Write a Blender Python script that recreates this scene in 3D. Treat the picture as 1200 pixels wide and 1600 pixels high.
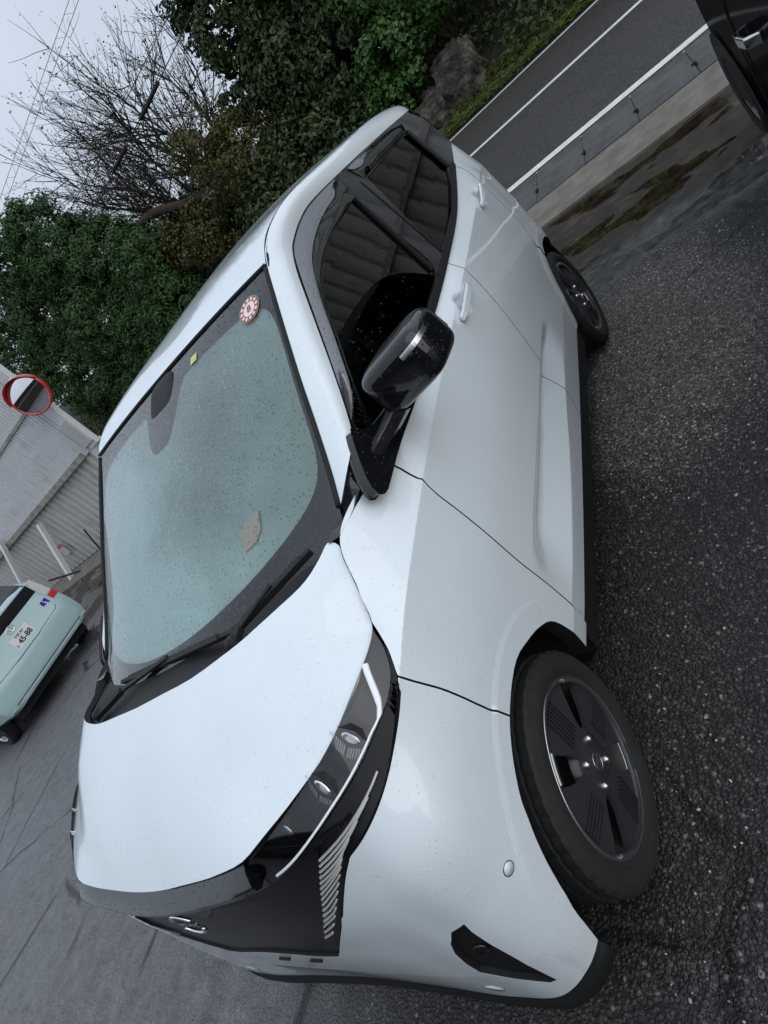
import bpy, bmesh, math, random
import numpy as np
from mathutils import Vector, Matrix
from mathutils.geometry import delaunay_2d_cdt

for _o in list(bpy.data.objects):
    bpy.data.objects.remove(_o, do_unlink=True)
scene = bpy.context.scene
COL = scene.collection
R_ = math.radians

# ------------------------------------------------------------------ camera
cam = bpy.data.cameras.new('camera')
cam_ob = bpy.data.objects.new('camera', cam)
COL.objects.link(cam_ob)
cam.sensor_fit = 'HORIZONTAL'
cam.sensor_width = 36.0
cam.lens = 28.5
cam.clip_start = 0.05
cam.clip_end = 900.0
cam_ob.matrix_world = Matrix((
    (-0.20947292, -0.68427404, 0.69849133, 0.68911646),
    (0.68496519, 0.40709901, 0.60422933, 1.46909120),
    (-0.69781358, 0.60501193, 0.38342768, 1.51159917),
    (0, 0, 0, 1)))
scene.camera = cam_ob

# ------------------------------------------------------------------ overcast sky
SUN_EL, SUN_AZ = 28.0, 75.0      # degrees, azimuth measured from +x towards +y
world = bpy.data.worlds.new('World')
scene.world = world
world.use_nodes = True
wn = world.node_tree
wn.nodes.clear()
w_out = wn.nodes.new('ShaderNodeOutputWorld')
w_bg = wn.nodes.new('ShaderNodeBackground')
w_sky = wn.nodes.new('ShaderNodeTexSky')
w_sky.sky_type = 'NISHITA'
w_sky.sun_disc = False
w_sky.sun_elevation = R_(SUN_EL)
w_sky.sun_rotation = R_(90.0 - SUN_AZ)
w_sky.air_density = 1.0
w_sky.dust_density = 4.0
w_mix = wn.nodes.new('ShaderNodeMix')
w_mix.data_type = 'RGBA'
w_mix.inputs[0].default_value = 0.90
# cloud cover: the usual overcast sky, half as bright again overhead as at the horizon
w_tc = wn.nodes.new('ShaderNodeTexCoord')
w_sep = wn.nodes.new('ShaderNodeSeparateXYZ'); wn.links.new(w_tc.outputs['Generated'], w_sep.inputs[0])
w_z = wn.nodes.new('ShaderNodeMath'); w_z.operation = 'MAXIMUM'; w_z.inputs[1].default_value = 0.0
wn.links.new(w_sep.outputs[2], w_z.inputs[0])
w_l = wn.nodes.new('ShaderNodeMath'); w_l.operation = 'MULTIPLY_ADD'; w_l.inputs[1].default_value = .25; w_l.inputs[2].default_value = .50
wn.links.new(w_z.outputs[0], w_l.inputs[0])
w_n = wn.nodes.new('ShaderNodeTexNoise'); w_n.inputs['Scale'].default_value = 2.2; w_n.inputs['Detail'].default_value = 4
wn.links.new(w_tc.outputs['Generated'], w_n.inputs['Vector'])
w_nm = wn.nodes.new('ShaderNodeMath'); w_nm.operation = 'MULTIPLY_ADD'; w_nm.inputs[1].default_value = .30; w_nm.inputs[2].default_value = .85
wn.links.new(w_n.outputs[0], w_nm.inputs[0])
w_m2 = wn.nodes.new('ShaderNodeMath'); w_m2.operation = 'MULTIPLY'
wn.links.new(w_l.outputs[0], w_m2.inputs[0]); wn.links.new(w_nm.outputs[0], w_m2.inputs[1])
w_cl = wn.nodes.new('ShaderNodeVectorMath'); w_cl.operation = 'SCALE'
w_cl.inputs[0].default_value = (10.6, 12.0, 13.9)
wn.links.new(w_m2.outputs[0], w_cl.inputs['Scale'])
wn.links.new(w_sky.outputs[0], w_mix.inputs[6])
wn.links.new(w_cl.outputs[0], w_mix.inputs[7])
wn.links.new(w_mix.outputs[2], w_bg.inputs[0])
w_bg.inputs[1].default_value = 0.098
wn.links.new(w_bg.outputs[0], w_out.inputs[0])

sun = bpy.data.lights.new('sun', 'SUN')
sun.energy = 1.1
sun.angle = R_(85)
sun.color = (1.0, 0.99, 0.98)
sun_ob = bpy.data.objects.new('sun', sun)
COL.objects.link(sun_ob)
_sd = Vector((math.cos(R_(SUN_EL)) * math.cos(R_(SUN_AZ)), math.cos(R_(SUN_EL)) * math.sin(R_(SUN_AZ)), math.sin(R_(SUN_EL))))
sun_ob.rotation_euler = _sd.to_track_quat('Z', 'Y').to_euler()

scene.render.engine = 'CYCLES'
scene.view_settings.view_transform = 'Standard'
scene.view_settings.look = 'None'
scene.view_settings.exposure = 0.12
scene.view_settings.gamma = 1.0
scene.cycles.max_bounces = 6
scene.cycles.diffuse_bounces = 3
scene.cycles.glossy_bounces = 4
scene.cycles.transparent_max_bounces = 12
scene.render.resolution_x = 768
scene.render.resolution_y = 1024

# ------------------------------------------------------------------ object helpers
def tag(o, label=None, cat=None, group=None, kind=None):
    if label: o['label'] = label
    if cat: o['category'] = cat
    if group: o['group'] = group
    if kind: o['kind'] = kind
    return o

def empty(name, loc=(0, 0, 0), rz=0.0, parent=None):
    o = bpy.data.objects.new(name, None)
    COL.objects.link(o)
    o.location = loc
    o.rotation_euler = (0, 0, rz)
    o.empty_display_size = 0.1
    if parent: o.parent = parent
    return o

def mesh_obj(name, verts, faces, mat=None, parent=None, smooth=True, sharp=None):
    me = bpy.data.meshes.new(name)
    me.from_pydata([tuple(map(float, v)) for v in verts], [], [tuple(map(int, f)) for f in faces])
    if smooth:
        me.polygons.foreach_set('use_smooth', np.ones(len(me.polygons), dtype=bool))
    me.update()
    if sharp is not None:
        me.set_sharp_from_angle(angle=R_(sharp))
    if mat:
        for m_ in (mat if isinstance(mat, (list, tuple)) else [mat]):
            me.materials.append(m_)
    o = bpy.data.objects.new(name, me)
    COL.objects.link(o)
    if parent: o.parent = parent
    return o

class MB:
    """collects shapes into one mesh"""
    def __init__(s): s.v, s.f = [], []
    def add(s, verts, faces):
        b = len(s.v)
        s.v += [tuple(v) for v in verts]
        s.f += [tuple(i + b for i in f) for f in faces]
        return s
    def box(s, c, d, M=None):
        x, y, z = d[0] / 2, d[1] / 2, d[2] / 2
        vs = [Vector((sx * x, sy * y, sz * z)) for sx in (-1, 1) for sy in (-1, 1) for sz in (-1, 1)]
        if M: vs = [M @ v for v in vs]
        vs = [v + Vector(c) for v in vs]
        return s.add(vs, [(0, 1, 3, 2), (4, 6, 7, 5), (0, 4, 5, 1), (2, 3, 7, 6), (0, 2, 6, 4), (1, 5, 7, 3)])
    def tube(s, pts, r, n=8, cap=True):
        pts = [Vector(p) for p in pts]
        rs = r if isinstance(r, (list, tuple)) else [r] * len(pts)
        rings = []
        up = None
        for i, p in enumerate(pts):
            d = (pts[min(i + 1, len(pts) - 1)] - pts[max(i - 1, 0)]).normalized()
            if up is None:
                up = Vector((0, 0, 1)) if abs(d.z) < .9 else Vector((1, 0, 0))
            a = d.cross(up).normalized(); b = a.cross(d).normalized(); up = b
            rings.append([p + (a * math.cos(t) + b * math.sin(t)) * rs[i] for t in [2 * math.pi * k / n for k in range(n)]])
        vs = [v for rg in rings for v in rg]
        fs = []
        for i in range(len(rings) - 1):
            for k in range(n):
                fs.append((i * n + k, i * n + (k + 1) % n, (i + 1) * n + (k + 1) % n, (i + 1) * n + k))
        if cap:
            fs.append(tuple(range(n))[::-1]); fs.append(tuple((len(rings) - 1) * n + k for k in range(n)))
        return s.add(vs, fs)
    def bar(s, pts, w, h, nrm):
        """rectangular bar along pts; w across, h along nrm"""
        pts = [Vector(p) for p in pts]; nrm = Vector(nrm).normalized()
        vs, fs = [], []
        for i, p in enumerate(pts):
            d = (pts[min(i + 1, len(pts) - 1)] - pts[max(i - 1, 0)]).normalized()
            a = d.cross(nrm).normalized(); n2 = a.cross(d).normalized()
            ww = w[i] if isinstance(w, (list, tuple)) else w
            for sx, sy in ((-1, -1), (1, -1), (1, 1), (-1, 1)):
                vs.append(p + a * sx * ww / 2 + n2 * sy * h / 2)
        for i in range(len(pts) - 1):
            for k in range(4):
                fs.append((i * 4 + k, i * 4 + (k + 1) % 4, i * 4 + 4 + (k + 1) % 4, i * 4 + 4 + k))
        fs += [(3, 2, 1, 0), tuple((len(pts) - 1) * 4 + k for k in range(4))]
        return s.add(vs, fs)
    def lathe(s, prof, n, axis='y', c=(0, 0, 0)):
        """prof: (radius, offset along axis)"""
        vs, fs = [], []
        m = len(prof)
        for k in range(n):
            t = 2 * math.pi * k / n
            for r, h in prof:
                if axis == 'y': vs.append((c[0] + r * math.cos(t), c[1] + h, c[2] + r * math.sin(t)))
                else: vs.append((c[0] + r * math.cos(t), c[1] + r * math.sin(t), c[2] + h))
        for k in range(n):
            for j in range(m - 1):
                a, b = k * m + j, ((k + 1) % n) * m + j
                fs.append((a, a + 1, b + 1, b))
        return s.add(vs, fs)
    def prism(s, poly, vec):
        n = len(poly); vec = Vector(vec)
        vs = [Vector(p) for p in poly] + [Vector(p) + vec for p in poly]
        fs = [tuple(range(n))[::-1], tuple(range(n, 2 * n))] + [(i, (i + 1) % n, n + (i + 1) % n, n + i) for i in range(n)]
        return s.add(vs, fs)
    def build(s, name, mat, parent=None, smooth=False, sharp=None):
        return mesh_obj(name, s.v, s.f, mat, parent, smooth or sharp is not None, sharp)

def bevel(o, w=.004, seg=2, ang=35):
    m = o.modifiers.new('bevel', 'BEVEL'); m.width = w; m.segments = seg; m.limit_method = 'ANGLE'; m.angle_limit = R_(ang)
    return o

def copy_tree(o, parent=None):
    c = o.copy(); COL.objects.link(c); c.parent = parent
    for ch in list(o.children): copy_tree(ch, c)
    return c

def join(name, objs, parent=None):
    """several meshes -> one mesh object that keeps their materials"""
    vs, fs, mi, sm, mats = [], [], [], [], []
    for o in objs:
        b = len(vs); me = o.data; mx = o.matrix_basis
        vs += [tuple(mx @ v.co) for v in me.vertices]
        ids = []
        for m in me.materials:
            if m not in mats: mats.append(m)
            ids.append(mats.index(m))
        for p in me.polygons:
            fs.append(tuple(i + b for i in p.vertices)); mi.append(ids[p.material_index] if ids else 0); sm.append(p.use_smooth)
        bpy.data.objects.remove(o, do_unlink=True)
    o = mesh_obj(name, vs, fs, mats, parent, False)
    o.data.polygons.foreach_set('material_index', np.array(mi, dtype=np.int32))
    o.data.polygons.foreach_set('use_smooth', np.array(sm, dtype=bool))
    return o

# ------------------------------------------------------------------ materials
def mat_new(name):
    m = bpy.data.materials.new(name); m.use_nodes = True
    nt = m.node_tree
    return m, nt, nt.nodes['Principled BSDF'], nt.nodes['Material Output']

def N(nt, t, **k):
    n = nt.nodes.new(t)
    for a, b in k.items():
        if a == 'inp':
            for i, v in b.items(): n.inputs[i].default_value = v
        else: setattr(n, a, b)
    return n

def rgb(c): return (c[0], c[1], c[2], 1)

def ramp(nt, src, stops, interp='LINEAR'):
    r = N(nt, 'ShaderNodeValToRGB'); r.color_ramp.interpolation = interp
    e = r.color_ramp.elements
    while len(e) < len(stops): e.new(.5)
    for i, (p, c) in enumerate(stops):
        e[i].position = p
        e[i].color = rgb(c) if isinstance(c, (tuple, list)) else (c, c, c, 1)
    nt.links.new(src, r.inputs[0])
    return r.outputs[0]

def mixc(nt, fac, a, b, typ='MIX'):
    m = N(nt, 'ShaderNodeMix', data_type='RGBA', blend_type=typ)
    if isinstance(fac, (int, float)): m.inputs[0].default_value = fac
    else: nt.links.new(fac, m.inputs[0])
    for s, i in ((a, 6), (b, 7)):
        if isinstance(s, (tuple, list)): m.inputs[i].default_value = rgb(s)
        else: nt.links.new(s, m.inputs[i])
    return m.outputs[2]

def mth(nt, op, a, b=None, c=None):
    m = N(nt, 'ShaderNodeMath', operation=op)
    for i, s in enumerate((a, b, c)):
        if s is None: continue
        if isinstance(s, (int, float)): m.inputs[i].default_value = s
        else: nt.links.new(s, m.inputs[i])
    return m.outputs[0]

def coord(nt, kind='Object', scale=None):
    t = N(nt, 'ShaderNodeTexCoord')
    if scale is None: return t.outputs[kind]
    m = N(nt, 'ShaderNodeMapping'); m.inputs['Scale'].default_value = scale
    nt.links.new(t.outputs[kind], m.inputs[0])
    return m.outputs[0]

def noise(nt, vec, scale, detail=3, rough=.55, dist=0.0, out=0):
    n = N(nt, 'ShaderNodeTexNoise', inp={'Scale': scale, 'Detail': detail, 'Roughness': rough, 'Distortion': dist})
    nt.links.new(vec, n.inputs['Vector'])
    return n.outputs[out]

def voro(nt, vec, scale, feature='F1', out='Distance', rnd=1.0):
    n = N(nt, 'ShaderNodeTexVoronoi', feature=feature, inp={'Scale': scale, 'Randomness': rnd})
    nt.links.new(vec, n.inputs['Vector'])
    return n.outputs[out]

def bump(nt, h, strength, dist, prev=None):
    b = N(nt, 'ShaderNodeBump', inp={'Strength': strength, 'Distance': dist})
    nt.links.new(h, b.inputs['Height'])
    if prev is not None: nt.links.new(prev, b.inputs['Normal'])
    return b.outputs[0]

def drops_height(nt, scale=70, density=.5, size=.32):
    """height of scattered rain drops, random size, from a voronoi"""
    vec = coord(nt)
    v = N(nt, 'ShaderNodeTexVoronoi', inp={'Scale': scale}); nt.links.new(vec, v.inputs['Vector'])
    sep = N(nt, 'ShaderNodeSeparateColor'); nt.links.new(v.outputs['Color'], sep.inputs[0])
    pres = mth(nt, 'LESS_THAN', sep.outputs[0], density)
    rad = mth(nt, 'MULTIPLY_ADD', sep.outputs[1], size, size * .35)
    d = mth(nt, 'SUBTRACT', rad, v.outputs['Distance'])
    h = mth(nt, 'MAXIMUM', d, 0.0)
    return mth(nt, 'MULTIPLY', mth(nt, 'SQRT', h), pres)

def simple(name, col, rough=.5, metal=0.0, spec=.5, coat=0.0, noise_amt=.12, nscale=30, bumpy=0.0):
    m, nt, p, _ = mat_new(name)
    v = coord(nt)
    n = noise(nt, v, nscale, 4)
    c = mixc(nt, mth(nt, 'MULTIPLY', n, 1.0), tuple(x * (1 - noise_amt) for x in col), tuple(min(1, x * (1 + noise_amt)) for x in col))
    nt.links.new(c, p.inputs['Base Color'])
    p.inputs['Roughness'].default_value = rough
    p.inputs['Metallic'].default_value = metal
    p.inputs['Specular IOR Level'].default_value = spec
    p.inputs['Coat Weight'].default_value = coat
    if bumpy: nt.links.new(bump(nt, n, .6, bumpy), p.inputs['Normal'])
    return m

def paint(name, col, drops=True, coat=1.0, rough=.35, metal=0.0, dscale=62, dens=.30, dirt=.06, spec=.5):
    m, nt, p, _ = mat_new(name)
    v = coord(nt)
    n1 = noise(nt, v, 2.3, 4)
    n2 = noise(nt, v, 260, 2)
    c = mixc(nt, ramp(nt, n1, [(.45, 0.0), (.8, 1.0)]), col, tuple(x * (1 - dirt) for x in col))
    c = mixc(nt, ramp(nt, n2, [(.70, 0.0), (.78, .35)]), c, tuple(x * (1 - dirt * 3) for x in col))
    nt.links.new(c, p.inputs['Base Color'])
    p.inputs['Roughness'].default_value = rough
    p.inputs['Metallic'].default_value = metal
    p.inputs['Coat Weight'].default_value = coat
    p.inputs['Specular IOR Level'].default_value = spec
    p.inputs['Coat Roughness'].default_value = .035
    p.inputs['Coat IOR'].default_value = 1.5
    if drops:
        h = drops_height(nt, dscale, dens)
        b = bump(nt, h, .55, .004)
        nt.links.new(b, p.inputs['Coat Normal'])
        nt.links.new(b, p.inputs['Normal'])
    return m

def glass_mat(name, tint, fog=0.0, sheen_col=(.62, .70, .70), refl_boost=1.0, drops=True, dscale=75, dens=.4, speck=.0, graded=False):
    m, nt, p, out = mat_new(name)
    nt.nodes.remove(p)
    tr = N(nt, 'ShaderNodeBsdfTransparent'); tr.inputs[0].default_value = rgb(tint)
    gl = N(nt, 'ShaderNodeBsdfGlossy'); gl.inputs['Roughness'].default_value = .012
    fr = N(nt, 'ShaderNodeFresnel', inp={'IOR': 1.52})
    if drops:
        b = bump(nt, drops_height(nt, dscale, dens, .3), .5, .004)
        nt.links.new(b, gl.inputs['Normal']); nt.links.new(b, fr.inputs['Normal'])
    f = mth(nt, 'MINIMUM', mth(nt, 'MULTIPLY', fr.outputs[0], refl_boost), 1.0)
    if drops:
        dk = mth(nt, 'MINIMUM', mth(nt, 'MULTIPLY', drops_height(nt, dscale * .9, dens, .3), 3.0), 1.0)
        nt.links.new(mixc(nt, mth(nt, 'MULTIPLY', dk, speck), tint, tuple(x * .35 for x in tint)), tr.inputs[0])
    base = tr.outputs[0]
    if fog > 0:  # fog here is a painted pale haze standing in for reflected sky
        df = N(nt, 'ShaderNodeBsdfDiffuse'); df.inputs[0].default_value = rgb(sheen_col)
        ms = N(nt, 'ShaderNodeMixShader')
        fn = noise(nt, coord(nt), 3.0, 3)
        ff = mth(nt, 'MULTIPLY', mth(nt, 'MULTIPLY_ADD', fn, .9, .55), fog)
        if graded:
            # painted sky reflection: strongest low on the far side, weakest at near upper corner
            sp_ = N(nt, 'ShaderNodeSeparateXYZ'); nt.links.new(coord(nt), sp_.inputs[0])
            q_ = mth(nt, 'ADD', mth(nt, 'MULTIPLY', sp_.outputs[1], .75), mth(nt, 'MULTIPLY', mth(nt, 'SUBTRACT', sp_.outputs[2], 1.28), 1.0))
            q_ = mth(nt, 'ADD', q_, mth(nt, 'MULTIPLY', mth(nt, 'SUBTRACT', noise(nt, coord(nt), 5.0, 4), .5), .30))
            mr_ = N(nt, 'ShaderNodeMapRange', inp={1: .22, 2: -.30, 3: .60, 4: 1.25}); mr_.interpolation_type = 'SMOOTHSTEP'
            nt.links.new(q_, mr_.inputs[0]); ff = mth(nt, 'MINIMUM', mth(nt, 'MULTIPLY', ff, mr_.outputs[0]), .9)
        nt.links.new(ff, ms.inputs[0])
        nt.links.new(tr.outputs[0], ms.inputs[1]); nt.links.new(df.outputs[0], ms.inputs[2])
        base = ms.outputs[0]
    mx = N(nt, 'ShaderNodeMixShader')
    nt.links.new(f, mx.inputs[0]); nt.links.new(base, mx.inputs[1]); nt.links.new(gl.outputs[0], mx.inputs[2])
    nt.links.new(mx.outputs[0], out.inputs[0])
    return m

def leaf_mat(name, c1, c2, c3=None, rough=.45):
    m, nt, p, out = mat_new(name)
    g = N(nt, 'ShaderNodeNewGeometry')
    v = coord(nt)
    big = noise(nt, v, .7, 3)
    r = ramp(nt, g.outputs['Random Per Island'], [(0, c1), (.55, c2), (1, c3 or c2)])
    c = mixc(nt, ramp(nt, big, [(.35, 0.0), (.65, 1.0)]), r, mixc(nt, .55, r, c2))
    nt.links.new(c, p.inputs['Base Color'])
    p.inputs['Roughness'].default_value = rough
    p.inputs['Specular IOR Level'].default_value = .4
    tl = N(nt, 'ShaderNodeBsdfTranslucent'); nt.links.new(c, tl.inputs[0])
    ms = N(nt, 'ShaderNodeMixShader'); ms.inputs[0].default_value = .25
    nt.links.new(p.outputs[0], ms.inputs[1]); nt.links.new(tl.outputs[0], ms.inputs[2])
    nt.links.new(ms.outputs[0], out.inputs[0])
    return m
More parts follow.
